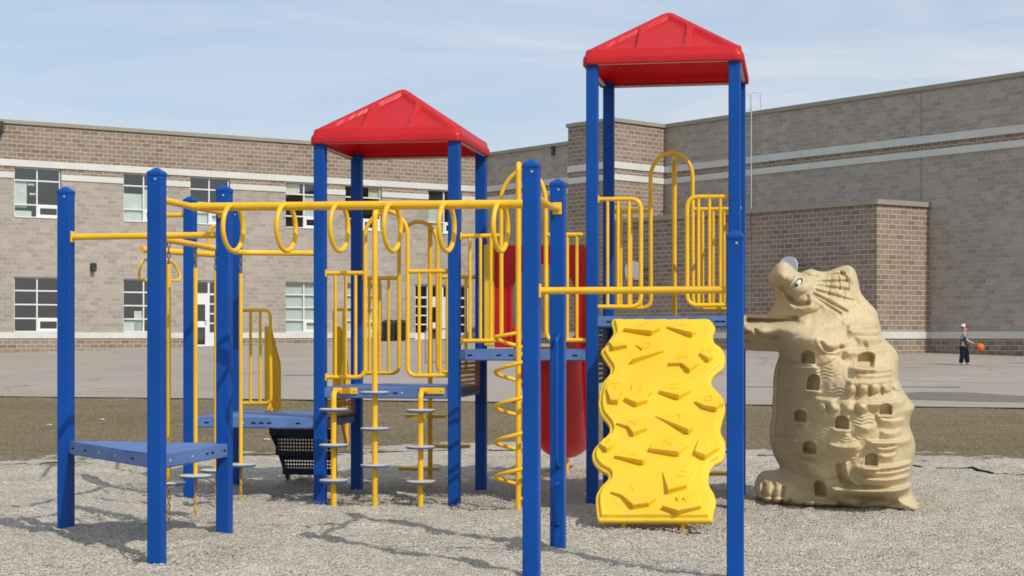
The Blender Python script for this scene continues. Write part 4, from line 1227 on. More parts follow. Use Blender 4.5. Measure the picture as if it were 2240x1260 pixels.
    Fb = np.stack([bk[j, i], bk[j, i + 1], bk[j + 1, i + 1], bk[j + 1, i]], -1)
    root = empty('dragon_climber', (0, 0, 0), False)
    Yc = F / S
    root.location = ((ox - CX) / S, Yc, 0); root.rotation_euler = (0, 0, -TH)
    tag(root, 'tan moulded dragon climbing sculpture with castle windows and raised snout, standing on gravel', 'play sculpture')
    np_mesh('body', V, np.concatenate([Ff, Fb]), M['tan'], root, True)
    def at(px, py): 
        ii = int(round((px - xs[0]) / st)); jj = int(round((py - ys[0]) / st)); return Vector(((px - ox) / S, -Hh[jj, ii], (oy - py) / S))
    # eye: white almond with dark pupil, set into a lid
    c = at(1748, 626); mb = MB(); vs = []; nn = 20
    def ell(c, rx, rz, dy, rot, mi, bul):
        vs = [c + Vector((0, dy - bul, 0))]
        for ring_, f in ((.5, .8), (1., 0.)):
            for k in range(nn):
                a = 2 * math.pi * k / nn; u, v = rx * ring_ * math.cos(a), rz * ring_ * math.sin(a)
                vs.append(c + Vector((u * math.cos(rot) - v * math.sin(rot), dy - bul * f, u * math.sin(rot) + v * math.cos(rot))))
        fs = [(0, 1 + k, 1 + (k + 1) % nn) for k in range(nn)] + [(1 + k, 1 + nn + k, 1 + nn + (k + 1) % nn, 1 + (k + 1) % nn) for k in range(nn)]
        mb.add(vs, fs, mi, True)
    ell(c, .043, .024, -.006, R(52), 1, .012); ell(c + Vector((-.005, 0, -.006)), .035, .019, -.013, R(52), 0, .013); ell(c + Vector((-.017, 0, -.014)), .014, .017, -.024, R(40), 1, .007); ell(c + Vector((-.020, 0, -.008)), .004, .004, -.031, 0, 0, .003)
    mb.build('eye', [M['white'], M['black']], root)
build_dragon()

# ------------------------------------------------------------------ school building
SB = empty('school_building', (2., 62., .8))
tag(SB, 'long two-storey brown and grey block school with pale stone bands behind the playground', 'building')
ZT, ZG = 8.78, .2
ZB1 = (7.40, 7.17); ZB2 = (6.965, 6.76); ZB3 = (1.457, 1.25)
def wall(A_, B_, z1, zones, openings=(), name='wall', bands=(), cap=.13, depth=.22, u0=0.):
    """wall from A to B (2D, outside on the right-hand side of A->B when seen from above is -n); openings (u0,u1,z0,z1)"""
    A_ = Vector((A_[0], A_[1], 0)); B_ = Vector((B_[0], B_[1], 0)); d = (B_ - A_); L = d.length; d = d.normalized(); n = Vector((d.y, -d.x, 0))
    us = sorted({0., L, *[o[0] for o in openings], *[o[1] for o in openings]})
    zc_ = sorted({ZG, z1, *[z for z, _ in zones if ZG < z < z1], *[o[2] for o in openings], *[o[3] for o in openings]})
    me = bpy.data.meshes.new(name); bm = bmesh.new(); uvl = bm.loops.layers.uv.new('UVMap')
    def q(u, z, off=0.): return A_ + d * u + z3 * z + n * off
    def face(pts, uvs, mi):
        f = bm.faces.new([bm.verts.new(p) for p in pts]); f.material_index = mi
        for lp, uv in zip(f.loops, uvs): lp[uvl].uv = uv
    def zone(z):
        mi = zones[0][1]
        for zz, m_ in zones:
            if z >= zz: mi = m_
        return mi
    for a, b_ in zip(us[:-1], us[1:]):
        for c, e in zip(zc_[:-1], zc_[1:]):
            um, zm = (a + b_) / 2, (c + e) / 2
            if any(o[0] < um < o[1] and o[2] < zm < o[3] for o in openings): continue
            face([q(a, c), q(b_, c), q(b_, e), q(a, e)], [(a + u0, c), (b_ + u0, c), (b_ + u0, e), (a + u0, e)], zone(zm))
    for (a, b_, c, e) in openings:
        mi = zone((c + e) / 2)
        for (p, r_) in (((a, c), (a, e)), ((a, e), (b_, e)), ((b_, e), (b_, c)), ((b_, c), (a, c))):
            face([q(*p), q(*r_), q(*r_, -depth), q(*p, -depth)], [(0, p[1]), (0, r_[1]), (depth, r_[1]), (depth, p[1])], mi)
    bm.to_mesh(me); bm.free(); me.materials.append(M['brown']); me.materials.append(M['beige'])
    o = link(name, me, SB)
    for (za, zb) in bands:
        cuts = [(0., L)]
        for (a, b_, c, e) in openings:
            if c < za and e > zb: cuts = [x for s_ in cuts for x in (((s_[0], min(s_[1], a)), (max(s_[0], b_), s_[1])) if s_[0] < b_ and s_[1] > a else (s_,)) if x[1] - x[0] > .01]
        for (s_, e_) in cuts:
            MB().box(q((s_ + e_) / 2, (za + zb) / 2, .012), (e_ - s_, .024 + .02, za - zb), (d, n, z3)).build('stone_band', M['stone'], o)
    if cap:
        MB().box(q(L / 2, z1 + cap / 2, -.10), (L + .08, .34, cap), (d, n, z3)).build('parapet_cap', M['cap'], o)
    return o, (A_, d, n, L)
AL = Vector((-17.5, 56.3)); CR = Vector((-1.11, 66.8)); dl = (CR - AL).normalized()
A_ext = AL - dl * 22.
PL = Vector((A_ext.x, A_ext.y, 0)); dl3 = Vector((dl.x, dl.y, 0))
def uL(px):
    p = on_plane(px, 700, PL, dl3); return (p - PL).dot(dl3) if False else (Vector((p.x, p.y, 0)) - PL).dot(dl3)
ZU = (5.42, 7.165); ZLo = (1.462, 3.38)
upw = [(31, 134), (270, 362), (416, 503), (625, 709), (755, 835), (937, 1010)]
low = [(31, 134), (270, 362), (625, 709), (755, 835)]
ops = []
for a, b_ in upw: ops.append((uL(a), uL(b_), *ZU))
for a, b_ in low: ops.append((uL(a), uL(b_), *ZLo))
door1 = (uL(416), uL(503), .82, 3.38); door2 = (uL(908), uL(1028), .82, 3.38)
# more of the same wing out of frame to the left
for du in (6.2, 12.4): ops += [(uL(31) - du, uL(134) - du, *ZU), (uL(31) - du, uL(134) - du, *ZLo)]
zonesL = [(0, 0), (1.25, 1), (6.76, 0)]
wl, (wA, wd, wn, wL) = wall(A_ext, CR, ZT - .16, zonesL, ops + [door1, door2], bands=(ZB1, ZB2, ZB3))
def wq(u, z, off=0.): return wA + wd * u + z3 * z + wn * off
AXW = (wd, wn, z3)
def make_window(o, rows, blinds=(), vent=None, mull=.5, name='window'):
    u0_, u1_, z0_, z1_ = o; t = .046; dep = -.14
    mb = MB(); w_, h_ = u1_ - u0_, z1_ - z0_
    ub = [u0_ + t / 2, u0_ + w_ * mull, u1_ - t / 2]; zb_ = [z1_ - h_ * f for f in rows]
    for u in ub: mb.box(wq(u, (z0_ + z1_) / 2, dep), (t, .07, h_), AXW)
    for k, z in enumerate(zb_):
        z = min(max(z, z0_ + t / 2), z1_ - t / 2)
        for a, b_ in ((ub[0], ub[1]), (ub[1], ub[2])):
            mb.box(wq((a + b_) / 2, z, dep), (b_ - a - t, .06, t if 0 < k < len(zb_) - 1 else t), AXW)
    if vent:                                      # thicker frame of the opening light
        ci, ri = vent; a, b_ = ub[ci] + t / 2, ub[ci + 1] - t / 2; zt_, zd_ = zb_[ri] - t / 2, zb_[ri + 1] + t / 2
        if ri + 1 == len(zb_) - 1: zd_ = z0_ + t
        for (u, z, sx, sz) in (((a + b_) / 2, zt_ - .04, b_ - a, .08), ((a + b_) / 2, zd_ + .04, b_ - a, .08), (a + .04, (zt_ + zd_) / 2, .08, zt_ - zd_ - .16), (b_ - .04, (zt_ + zd_) / 2, .08, zt_ - zd_ - .16)):
            mb.box(wq(u, z, dep + .02), (sx, .06, sz), AXW)
    f = mb.build(name, M['frame'], wl if False else SB)
    MB().add([wq(u0_ + .01, z0_ + .01, dep), wq(u1_ - .01, z0_ + .01, dep), wq(u1_ - .01, z1_ - .01, dep), wq(u0_ + .01, z1_ - .01, dep)], [(0, 1, 2, 3)]).build('pane', M['glass'], f)
    for (a, b_, c, e, mt) in blinds:              # fractions of the opening: left, right, top, bottom
        ua, uz = u0_ + w_ * a, u0_ + w_ * b_; za, zz = z1_ - h_ * c, z1_ - h_ * e
        MB().box(wq((ua + uz) / 2, (za + zz) / 2, dep - .07), (uz - ua, .01, za - zz), AXW).build('blind', M[mt], f)
    MB().box(wq((u0_ + u1_) / 2, z0_ - .001 + .02, -.05), (w_ - .01, .16, .04), AXW).build('sill', M['frame'], f)
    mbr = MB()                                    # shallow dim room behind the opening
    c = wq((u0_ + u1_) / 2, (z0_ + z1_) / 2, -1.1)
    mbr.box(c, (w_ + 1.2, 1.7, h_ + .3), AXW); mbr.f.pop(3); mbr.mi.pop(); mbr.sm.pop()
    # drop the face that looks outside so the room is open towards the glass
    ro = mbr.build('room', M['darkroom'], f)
    return f
U3 = (0, .26, .74, 1); L4 = (0, .25, .5, .75, 1)
bl_up = [[(0, .30, .26, .8, 'blind'), (.32, .46, .3, .35, 'paper'), (.36, .5, .5, .54, 'paper'), (0, .4, .86, .98, 'blind')],
         [(.02, .49, .42, 1, 'blind'), (.52, .98, .3, 1, 'blind')],
         [(.02, .48, .52, 1, 'blind'), (.52, .98, .55, 1, 'blind')],
         [(.05, .42, .04, .24, 'paper'), (.5, .98, .28, .75, 'blind')],
         [(.70, .98, .02, .24, 'paper')],
         [(.0, .48, .34, .98, 'blind')]]
for k, o in enumerate(ops[:6]): make_window(o, U3, bl_up[k], (1, 2))
bl_lo = [[], [(.02, .48, .78, 1, 'blind'), (.3, .48, .6, .98, 'blind')], [(.02, .98, .02, 1, 'blind')], [(.02, .98, .02, 1, 'blind')]]
for k, o in enumerate(ops[6:10]): make_window(o, L4, bl_lo[k], (1, 3) if k != 1 else None)
for o in ops[10:]: make_window(o, U3 if o[2] > 4 else L4, [], (1, 2) if o[2] > 4 else (1, 3))
def make_door(o, leaves, sides, name='door'):
    u0_, u1_, z0_, z1_ = o; w_ = u1_ - u0_; t = .07; dep = -.14; mb = MB()
    zt_ = z0_ + (z1_ - z0_) * .80
    us = sorted({0., 1., *[x for a in leaves + sides for x in a]})
    for f_ in us: mb.box(wq(u0_ + min(max(w_ * f_, t / 2), w_ - t / 2), (z0_ + z1_) / 2, dep), (t, .08, z1_ - z0_), AXW)
    for a, b_ in zip(us[:-1], us[1:]):
        for z in (z1_ - t / 2, zt_): mb.box(wq(u0_ + w_ * (a + b_) / 2, z, dep), (w_ * (b_ - a) - t, .07, t), AXW)
    for a, b_ in sides:
        for k in range(4):
            z = z0_ + .62 + k * (zt_ - z0_ - .62) / 4
            mb.box(wq(u0_ + w_ * (a + b_) / 2, z, dep), (w_ * (b_ - a) - t, .06, .05), AXW)
        mb.box(wq(u0_ + w_ * (a + b_) / 2, z0_ + .3, dep), (w_ * (b_ - a) - t, .06, .6), AXW)
    fr = mb.build(name, M['frame'], SB)
    for a, b_ in leaves:
        mb = MB(); ua, ub_ = u0_ + w_ * a + t / 2, u0_ + w_ * b_ - t / 2; um = (ua + ub_) / 2; ww = ub_ - ua; H_ = zt_ - t / 2 - z0_
        for (z, h) in ((z0_ + .10, .2), (z0_ + H_ * .47, .22), (z0_ + H_ - .17, .34)): mb.box(wq(um, z, dep + .01), (ww - .2, .05, h), AXW)
        for u in (ua + .05, ub_ - .05): mb.box(wq(u, z0_ + H_ / 2, dep + .01), (.1, .05, H_), AXW)
        lf = mb.build('door_leaf', M['frame'], fr)
    MB().add([wq(u0_ + .01, z0_ + .01, dep), wq(u1_ - .01, z0_ + .01, dep), wq(u1_ - .01, z1_ - .01, dep), wq(u0_ + .01, z1_ - .01, dep)], [(0, 1, 2, 3)]).build('pane', M['glass'], fr)
    for a, b_ in leaves:
        MB().box(wq(u0_ + w_ * (b_ - .08), z0_ + 1.02, dep + .06), (.03, .05, .16), AXW).build('handle', M['steel'], fr)
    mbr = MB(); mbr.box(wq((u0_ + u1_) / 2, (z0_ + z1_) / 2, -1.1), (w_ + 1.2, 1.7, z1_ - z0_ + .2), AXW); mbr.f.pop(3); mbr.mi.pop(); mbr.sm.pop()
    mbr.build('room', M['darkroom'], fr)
make_door(door1, [(0., .49)], [(.49, 1.)]); make_door(door2, [(.25, .52), (.52, .80)], [(0., .25), (.80, 1.)])

# the shaded walls that run towards the viewer
A1_ = (-1.11, 66.8); A2_ = (4.3, 60.0)
zonesS = [(0, 0), (1.25, 1), (6.76, 0), (7.17, 1)]
wall(A1_, A2_, ZT - .16, zonesS, bands=(ZB1, ZB2, ZB3), u0=.1)
Tc = (3.49, 57.1); gy_ = (5.49, 58.95)
tdir = Vector((10.78 - 3.49, 48.6 - 57.1)).normalized()
Tl = Vector(Tc) - tdir * 2.28
wall(tuple(Tl), Tc, ZT, [(0, 0)], bands=(ZB1, ZB2, ZB3), u0=.05)
wall(Tc, gy_, ZT, [(0, 0)], bands=(ZB1, ZB2, ZB3))
bkp = Vector(Tl) + Vector((.55, .835)) * 6
wall(tuple(bkp), tuple(Tl), ZT, [(0, 0)], bands=(ZB1, ZB2, ZB3))
gdir = (Vector((14.69, 47.2)) - Vector(gy_)).normalized()
gE = Vector(gy_) + gdir * 26.
gw, (gA, gd, gn, gL) = wall(gy_, tuple(gE), ZT, zonesS, bands=(ZB1, ZB2, ZB3), u0=.13)
# low block in front of the gym wall
Lc = (10.78, 48.6); Lr = (12.85, 49.95)
lb, (lA, ld, ln, lL) = wall(Tc, Lc, 5.22, [(0, 0)], bands=(ZB3,), cap=.15)
wall(Lc, Lr, 5.22, [(0, 0)], bands=(ZB3,), cap=.15)
# roofs
mb = MB(); mb.add([Vector((*p, 5.2)) for p in (Tc, Lc, Lr, gy_)], [(0, 1, 2, 3)]); mb.build('roof', M['joint'], SB)
mb = MB(); bkL = A_ext + Vector((-dl.y, dl.x)) * 14
mb.add([Vector((*p, ZT - .4)) for p in (A_ext, CR, Vector(A2_), Vector(gy_), gE, gE + Vector((14, 12)), CR + Vector((12, 14)), bkL)], [list(range(8))]); mb.build('roof', M['joint'], SB)
# control joints, lamps, conduits, vent
def vjoint(P, d, px, z0_, z1_, n, w_=.03):
    p = on_plane(px, 700, P, d); MB().box(Vector((p.x, p.y, (z0_ + z1_) / 2)) + n * .004, (w_, .012, z1_ - z0_), (d, n, z3)).build('control_joint', M['joint'], SB)
for px in (135, 412): vjoint(wA, wd, px, 7.42, ZT - .17, wn, .012)
vjoint(gA, gd, 2015, .3, 7.16, gn, .05); vjoint(gA, gd, 2015, 7.42, ZT, gn, .05)
def wall_lamp(P, d, n, px, py, w_=.2, h=.34):
    p = on_plane(px, py, P, d); mb = MB()
    mb.cbox(p + n * .07 + z3 * h * .15, (w_, .14, h * .6), (d, n, z3), .02)
    mb.cbox(p + n * .12 - z3 * h * .27, (w_ * .8, .2, h * .3), (d, n, z3), .03)
    mb.build('wall_lamp', M['lamp'], SB)
wall_lamp(wA, wd, wn, 203, 585); wall_lamp(wA, wd, wn, 1, 280, .16, .5); wall_lamp(lA, ld, ln, 1585, 480, .18, .32)
PA = Vector((*A1_, 0)); dA = (Vector(A2_) - Vector(A1_)).normalized(); dA3 = Vector((dA.x, dA.y, 0)); nA = Vector((dA.y, -dA.x, 0))
p = on_plane(1213, 330, PA, dA3); MB().cbox(p + nA * .08, (.09, .12, .36), (dA3, nA, z3), .01).build('downspout', M['lamp'], SB)
p = on_plane(1850, 551, lA, ld); MB().cbox(p + ln * .02, (.42, .04, .11), (ld, ln, z3), .006).build('wall_vent', M['ventgrey'], SB)
p = on_plane(1642, 600, lA, ld); MB().tube([Vector((p.x, p.y, .4)) + ln * .04, Vector((p.x, p.y, 5.2)) + ln * .04], .013, 8).build('conduit', M['ventgrey'], SB)
# roof ladder with hoop on the gym wall
mb = MB(); p = on_plane(1629, 240, gA, gd); p.z = 0; q = on_plane(1654, 240, gA, gd); q.z = 0
e1 = p + gn * .16; e2 = p + gn * .16 + gd * .46
for e in (e1, e2):
    mb.tube(fillet([e + z3 * 5.4, e + z3 * 9.55, e - gn * .45 + z3 * 9.55, e - gn * .45 + z3 * 8.85], .05, 4), .016, 8)
for k in range(13): mb.tube([e1 + z3 * (5.6 + .28 * k), e2 + z3 * (5.6 + .28 * k)], .009, 6)
mb.build('roof_ladder', M['galv'], SB)

# ------------------------------------------------------------------ basketball hoops on the shaded wall
def make_hoop():
    t = empty('basketball_hoop', (0, 0, 0), False)
    mb = MB(); n = 18; P = []
    for k in range(n + 1):
        a = math.pi * k / n; P.append((.36 * math.cos(a), .10 + .28 * math.sin(a)))
    P = [(.30, -.25)] + P[:] + [(-.30, -.25)]
    vs = [(x, 0, z) for x, z in P] + [(x, .03, z) for x, z in P]; m_ = len(P)
    mb.add(vs, [list(range(m_)), list(range(m_, 2 * m_))[::-1]] + [(m_ + k, m_ + (k + 1) % m_, (k + 1) % m_, k) for k in range(m_)])
    mb.build('backboard', M['backboard'], t)
    mb = MB(); mb.tube([Vector((.19 * math.cos(a), -.24 + .19 * math.sin(a), -.22)) for a in [2 * math.pi * k / 24 for k in range(24)]], .012, 8, closed=True)
    mb.box((0, -.03, -.22), (.14, .05, .08)); mb.build('rim', M['rim'], t)
    mb = MB()
    for s in (-.2, .2):
        mb.tube([(s, .02, .12), (s * .7, .62, .12)], .02, 8); mb.tube([(s, .02, -.12), (s * .7, .62, -.2)], .02, 8)
    mb.build('bracket', M['lamp'], t)
    return t
h0 = make_hoop(); ang = math.atan2(ld.y, ld.x)
for k, (px, py, lab) in enumerate(((1383, 596, 'pale fan-shaped basketball backboard with red rim on the wall behind the tall tower'), (1724, 588, 'pale basketball backboard peeking out above the dragon snout'))):
    o = h0 if k == 0 else dup(h0)
    p = on_plane(px, py, lA + ln * .62, ld); o.location = p; o.rotation_euler = (0, 0, ang)
    tag(o, lab, 'basketball hoop', 'basketball hoops on the shaded school wall')

# ------------------------------------------------------------------ bins, railing, litter
def make_bin():
    t = empty('trash_bin', (0, 0, 0), False)
    MB().lathe((0, 0, 0), [(.22, 0), (.25, .04), (.28, .62), (.295, .66), (.29, .69)], 20).build('body', M['greybin'], t)
    mb = MB(); n = 20; vs = []; fs = []
    rows = [(.296, .60), (.31, .66), (.30, .72), (.24, .76), (.10, .80), (.02, .83)]
    for i, (r_, z) in enumerate(rows):
        for k in range(n):
            a = 2 * math.pi * k / n; w_ = 1 + .09 * math.sin(3 * a + i) + .06 * math.sin(7 * a + 2 * i)
            vs.append((r_ * w_ * math.cos(a), r_ * w_ * math.sin(a), z + .03 * math.sin(5 * a + i)))
    for i in range(len(rows) - 1):
        for k in range(n): fs.append((i * n + k, i * n + (k + 1) % n, (i + 1) * n + (k + 1) % n, (i + 1) * n + k))
    mb.add(vs, fs, 0, True); mb.build('bag', M['black'], t)
    return t
b0 = make_bin()
for k, (px, py, lab) in enumerate(((851, 766, 'black lined bin against the school wall, left of a pair'), (874, 766, 'black lined bin against the school wall, right of a pair'))):
    o = b0 if k == 0 else dup(b0)
    p = yard_hit(px, py); o.location = (p.x, p.y, p.z); o.rotation_euler = (0, 0, k * 1.3)
    w_ = on_plane(px, 700, wA + wn * .5, wd); o.location = (w_.x, w_.y, yard(w_.x, w_.y))
    tag(o, lab, 'bin', 'bins by the school wall')
p0 = yard_hit(931, 796); p1 = yard_hit(1002, 797)
rk = MB(); hh_ = .98
rk.tube(fillet([p0 - z3 * .05, p0 + z3 * hh_, p1 + z3 * hh_, p1 - z3 * .05], .14, 6), .022, 8); rk.tube([p0 + z3 * .06, p1 + z3 * .06], .016, 8)
tag(rk.build('bike_rail', M['pinkrail']), 'faded red tube rail standing on the asphalt before the school door', 'bike rail')
for (px, py, lab) in ((223, 918, 'white paper scrap lying on brown grass between two blue left posts'), (108, 930, 'white paper scrap lying on brown grass at the far left'), (584, 962, 'white paper scrap on grass beside the dark steps')):
    d = ray(px, py); Y = 25.
    for _ in range(8): Y = (EYE - float(terrain(np.array([d.x * Y]), np.array([Y]))[0]) - .012) / -d.z
    c = Vector((d.x * Y, Y, EYE + d.z * Y)); mb = MB(); vs = []
    for k in range(9):
        a = 2 * math.pi * k / 9; r_ = .024 * (1 + .5 * noise.noise((a, px, 0))); vs.append(c + Vector((r_ * 1.5 * math.cos(a), r_ * math.sin(a), .008 + .006 * math.sin(3 * a))))
    vs.append(c + z3 * .016); mb.add(vs, [(k, (k + 1) % 9, 9) for k in range(9)])
    tag(mb.build('paper_scrap', M['white']), lab, 'litter', 'paper scraps on the grass')

# ------------------------------------------------------------------ people
def skin_mesh(name, verts, edges, radii, mat, parent, root=0, sub=2):
    me = bpy.data.meshes.new(name + '_cage'); me.from_pydata(verts, edges, []); o = bpy.data.objects.new(name, me); COL.objects.link(o)
    o.modifiers.new('s', 'SKIN'); sv = me.skin_vertices[0].data
    for i, r_ in enumerate(radii):
        sv[i].radius = r_ if hasattr(r_, '__len__') else (r_, r_); sv[i].use_root = (i == root)
    o.modifiers.new('d', 'SUBSURF').levels = sub
    bpy.context.view_layer.update()
    m2 = bpy.data.meshes.new_from_object(o.evaluated_get(bpy.context.evaluated_depsgraph_get()))
    bpy.data.objects.remove(o); bpy.data.meshes.remove(me)
    m2.materials.clear(); m2.materials.append(mat); m2.polygons.foreach_set('use_smooth', [True] * len(m2.polygons))
    m2.name = name
    return link(name, m2, parent)
def person(loc, H, face, shirt, trousers, capmats, label, reach=True):
    """child figure facing +x locally, then turned by face"""
    s = H / 1.10
    t = empty('person', (0, 0, 0), False)
    v = [(0, 0, .52), (0, 0, .64), (.005, 0, .78), (.01, 0, .86), (.02, 0, .915), (.03, 0, .99), (.02, 0, 1.06)]
    r_ = [(.085, .10), (.08, .095), (.085, .11), (.045, .05), (.04, .04), (.075, .07), (.06, .06)]
    e = [(0, 1), (1, 2), (2, 3), (3, 4), (4, 5), (5, 6)]
    def chain(start, pts, rs):
        prev = start
        for p, q in zip(pts, rs):
            v.append(p); r_.append(q); e.append((prev, len(v) - 1)); prev = len(v) - 1
        return prev
    for sg, dx in ((1, .10), (-1, -.08)):
        chain(0, [(dx * .3, sg * .065, .48), (dx * .7 + .02, sg * .07, .27), (dx - .01, sg * .07, .06), (dx + .07, sg * .075, .025)], [.06, .045, .032, .028])
        if reach: arm = [(.02, sg * .125, .80), (.10, sg * .15, .66), (.23, sg * .10, .60)]
        else: arm = [(0, sg * .13, .80), (-.01, sg * .16, .64), (.05, sg * .15, .52)]
        w_ = chain(2, arm, [.036, .028, .021])
        hx, hy, hz = v[w_]
        hd_ = Vector((.9, -.1 * sg, -.3)).normalized() if reach else Vector((.3, 0, -.95)).normalized()
        pal = chain(w_, [tuple(Vector((hx, hy, hz)) + hd_ * .035)], [(.020, .011)])
        for k, oy in enumerate((-.016, -.006, .005, .015)):
            b_ = Vector(v[pal]) + Vector((0, oy, 0))
            chain(pal, [tuple(b_ + hd_ * .022 + Vector((0, oy * .2, -.002))), tuple(b_ + hd_ * (.042 - .004 * abs(k - 1.5)) + Vector((0, oy * .2, -.010)))], [.0062, .005])
        chain(w_, [tuple(Vector((hx, hy, hz)) + hd_ * .02 + Vector((0, -.022 * sg, .004))), tuple(Vector((hx, hy, hz)) + hd_ * .042 + Vector((0, -.028 * sg, -.004)))], [.008, .006])
    v = [tuple(c * s for c in p) for p in v]; r_ = [tuple(c * s for c in (q if hasattr(q, '__len__') else (q, q))) for q in r_]
    skin_mesh('body', v, e, r_, M['skin'], t)
    # nose, ears, eyes
    mb = MB()
    for sg in (-1, 1): mb.lathe((0, 0, 0), [(.004 * s, 0), (.007 * s, .003), (.003 * s, .006)], 8); 
    # clothing
    sv = [(0, 0, .50), (0, 0, .66), (.005, 0, .79), (.01, 0, .85)]; sr = [(.13, .145), (.115, .13), (.105, .13), (.055, .06)]; se = [(0, 1), (1, 2), (2, 3)]
    for sg in (1, -1):
        a = (.02, sg * .135, .80); b_ = (.07, sg * .15, .715) if reach else (-.01, sg * .16, .68)
        sv += [a, b_]; sr += [.05, .045]; se += [(2, len(sv) - 2), (len(sv) - 2, len(sv) - 1)]
    skin_mesh('shirt', [tuple(c * s for c in p) for p in sv], se, [tuple(c * s for c in (q if hasattr(q, '__len__') else (q, q))) for q in sr], shirt, t)
    tv = [(0, 0, .60)]; tr = [(.105, .125)]; te = []
    for sg, dx in ((1, .10), (-1, -.08)):
        k = len(tv); tv += [(dx * .3, sg * .07, .47), (dx * .7 + .02, sg * .075, .27), (dx, sg * .075, .05)]; tr += [.085, .072, .066]; te += [(0, k), (k, k + 1), (k + 1, k + 2)]
    skin_mesh('trousers', [tuple(c * s for c in p) for p in tv], te, [tuple(c * s for c in (q if hasattr(q, '__len__') else (q, q))) for q in tr], trousers, t)
    for sg, dx in ((1, .10), (-1, -.08)):
        skin_mesh('shoe', [((dx - .03) * s, sg * .078 * s, .035 * s), ((dx + .04) * s, sg * .08 * s, .03 * s), ((dx + .10) * s, sg * .082 * s, .025 * s)], [(0, 1), (1, 2)], [(.032 * s, .036 * s)] * 3, M['shoe'], t)
    skin_mesh('hair', [(-.03 * s, 0, .99 * s), (-.02 * s, 0, 1.05 * s)], [(0, 1)], [(.062 * s, .068 * s), (.06 * s, .066 * s)], M['hair'], t)
    if capmats:
        mb = MB(); n = 20; vs = []
        for (rr, z) in ((.082, 1.035), (.084, 1.06), (.072, 1.095), (.045, 1.115), (.01, 1.122)):
            for k in range(n):
                a = 2 * math.pi * k / n; vs.append(Vector(((.012 + rr * math.cos(a)) * s, rr * .95 * math.sin(a) * s, z * s)))
        fs = [(i * n + k, i * n + (k + 1) % n, (i + 1) * n + (k + 1) % n, (i + 1) * n + k) for i in range(4) for k in range(n)]
        mb.add(vs, fs, 0, True); mb.mi = [1 if sum(mb.v[i][0] for i in f) / 4 > .035 * s else 0 for f in mb.f]
        br = [Vector(((.06 + .1 * math.cos(a)) * s, .072 * math.sin(a) * s, (1.04 - .012 * math.cos(a)) * s)) for a in [math.pi * (k / 10 - .5) for k in range(11)]]
        br2 = [p + Vector((0, 0, .008 * s)) for p in br]
        mb.add(br + br2, [list(range(11))[::-1], list(range(11, 22))] + [(k, k + 1, 12 + k, 11 + k) for k in range(10)], 1)
        mb.build('cap', list(capmats), t)
    mb = MB()                                     # eyes, nose, mouth, ears as small features of the face
    for sg in (-1, 1):
        mb.tube([Vector((.098 * s, sg * .026 * s, 1.0 * s)), Vector((.104 * s, sg * .026 * s, 1.0 * s))], .006 * s, 8, mi=1)
        mb.tube([Vector((.02 * s, sg * .066 * s, .995 * s)), Vector((.016 * s, sg * .078 * s, .998 * s))], .014 * s, 8)
    mb.tube([Vector((.095 * s, 0, .985 * s)), Vector((.118 * s, 0, .972 * s)), Vector((.1 * s, 0, .965 * s))], .009 * s, 8)
    mb.tube([Vector((.099 * s, -.018 * s, .945 * s)), Vector((.101 * s, .018 * s, .945 * s))], .004 * s, 6, mi=2)
    mb.build('face', [M['skin'], M['hair'], M['capred']], t)
    t.location = loc; t.rotation_euler = (0, 0, face)
    tag(t, label, 'person')
    return t
def stand(px, py):
    p = yard_hit(px, py, 0); return Vector((p.x, p.y, p.z))
kp = stand(2108, 799)
Hk = 89 / F * kp.y
person(kp, Hk, R(-12), M['shirt'], M['trousers'], (M['capwhite'], M['capred']), 'child in cap, patterned shirt and baggy dark trousers bouncing a ball by the wall')
bp = on_plane(2141, 760, kp, Vector((1, 0, 0)))
ball = MB(); ball.lathe((0, 0, 0), [(.001 + .115 * math.sin(math.pi * k / 14), -.115 * math.cos(math.pi * k / 14)) for k in range(15)], 24)
bo_ = ball.build('basketball', M['ball']); bo_.location = (bp.x, kp.y - .12, bp.z)
mb = MB()
for q in range(3):
    mb.tube([Vector((.1155 * math.cos(a), .1155 * math.sin(a) * math.cos(q * math.pi / 3), .1155 * math.sin(a) * math.sin(q * math.pi / 3))) for a in [2 * math.pi * k / 28 for k in range(28)]], .0025, 5, closed=True)
sm_ = mb.build('seam', M['black'], bo_)
tag(bo_, 'orange basketball in the air in front of the child', 'ball')
k2 = stand(2248, 795)
person(k2, 50 / F * k2.y * 1.15, R(200), M['navy'], M['navy'], None, 'person in dark clothes cut off by the right edge of the yard view', False)

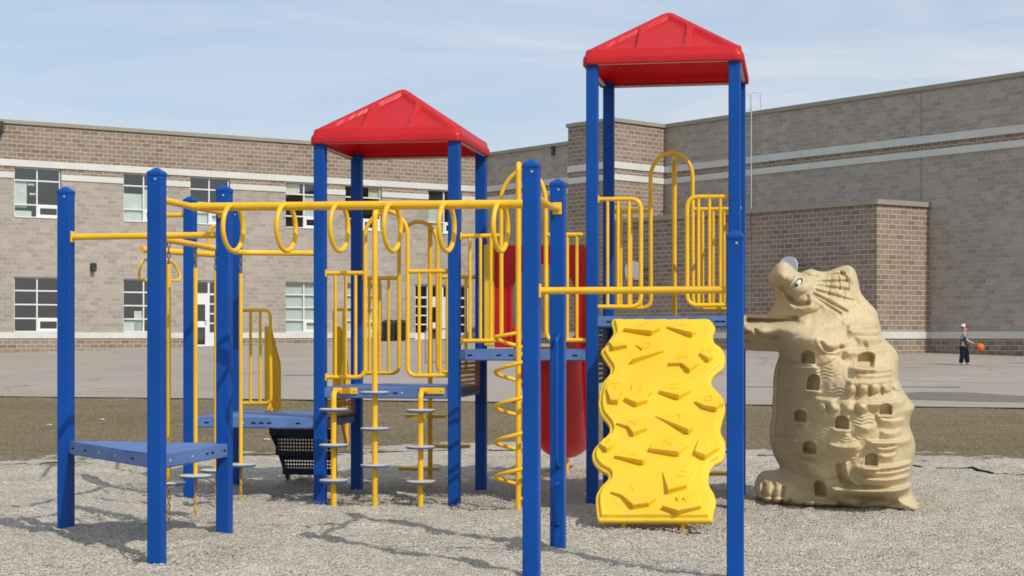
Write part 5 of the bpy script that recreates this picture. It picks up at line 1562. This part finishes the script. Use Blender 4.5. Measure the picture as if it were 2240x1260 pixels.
# ------------------------------------------------------------------ light, sky, camera
EL = R(44); Sxy = Vector((.63, -.777)).normalized()
Sd = Vector((Sxy.x * math.cos(EL), Sxy.y * math.cos(EL), math.sin(EL)))
sun = bpy.data.lights.new('sun', 'SUN'); sun.energy = 2.9; sun.angle = R(.53); sun.color = (1., .945, .86)
so = bpy.data.objects.new('sun', sun); COL.objects.link(so); so.rotation_euler = (-Sd).to_track_quat('-Z', 'Y').to_euler()
so.location = (10, -10, 20)
w = bpy.data.worlds.new('World'); scene.world = w; w.use_nodes = True; nt = w.node_tree
bg = nt.nodes['Background']; bg.inputs['Strength'].default_value = .15
sky = nt.nodes.new('ShaderNodeTexSky'); sky.sky_type = 'NISHITA'; sky.sun_disc = False
sky.sun_elevation = EL; sky.sun_rotation = math.atan2(Sxy.x, Sxy.y); sky.air_density = 1.0; sky.dust_density = 1.6; sky.ozone_density = 1.5
tc = nt.nodes.new('ShaderNodeTexCoord')
mp = nt.nodes.new('ShaderNodeMapping'); mp.inputs['Scale'].default_value = (1.0, 1.0, 8.0); mp.inputs['Rotation'].default_value = (0, R(8), 0)
nt.links.new(tc.outputs['Generated'], mp.inputs['Vector'])
nz = N(nt, 'ShaderNodeTexNoise', Scale=2.6, Detail=8., Roughness=.6, Distortion=.9); nt.links.new(mp.outputs['Vector'], nz.inputs['Vector'])
cf = ramp(nt, nz.outputs['Fac'], [(.36, (.0, .0, .0)), (.52, (.35, .35, .35)), (.68, (.9, .9, .9))])
hz = mix(nt, .62, sky.outputs['Color'], (3.0, 3.55, 4.45)); cc = mix(nt, cf, hz, (4.45, 4.65, 4.95))
nt.links.new(cc, bg.inputs['Color'])

cam = bpy.data.cameras.new('camera'); co = bpy.data.objects.new('camera', cam); COL.objects.link(co)
co.location = (0, 0, EYE); co.rotation_euler = (R(90), 0, 0)
cam.sensor_width = 36.; cam.lens = 36. * F / 2240.; cam.shift_y = (HY - 630.) / 2240.; cam.clip_end = 3000.
scene.camera = co
for o in list(bpy.data.objects):
    if 'worldkids' in o: del o['worldkids']
vs_ = scene.view_settings; vs_.view_transform = 'Standard'; vs_.look = 'None'; vs_.exposure = .13; vs_.gamma = 1.; vs_.use_curve_mapping = False
scene.render.engine = 'CYCLES'; scene.cycles.max_bounces = 6; scene.cycles.use_denoising = True
scene.cycles.filter_width = 1.7
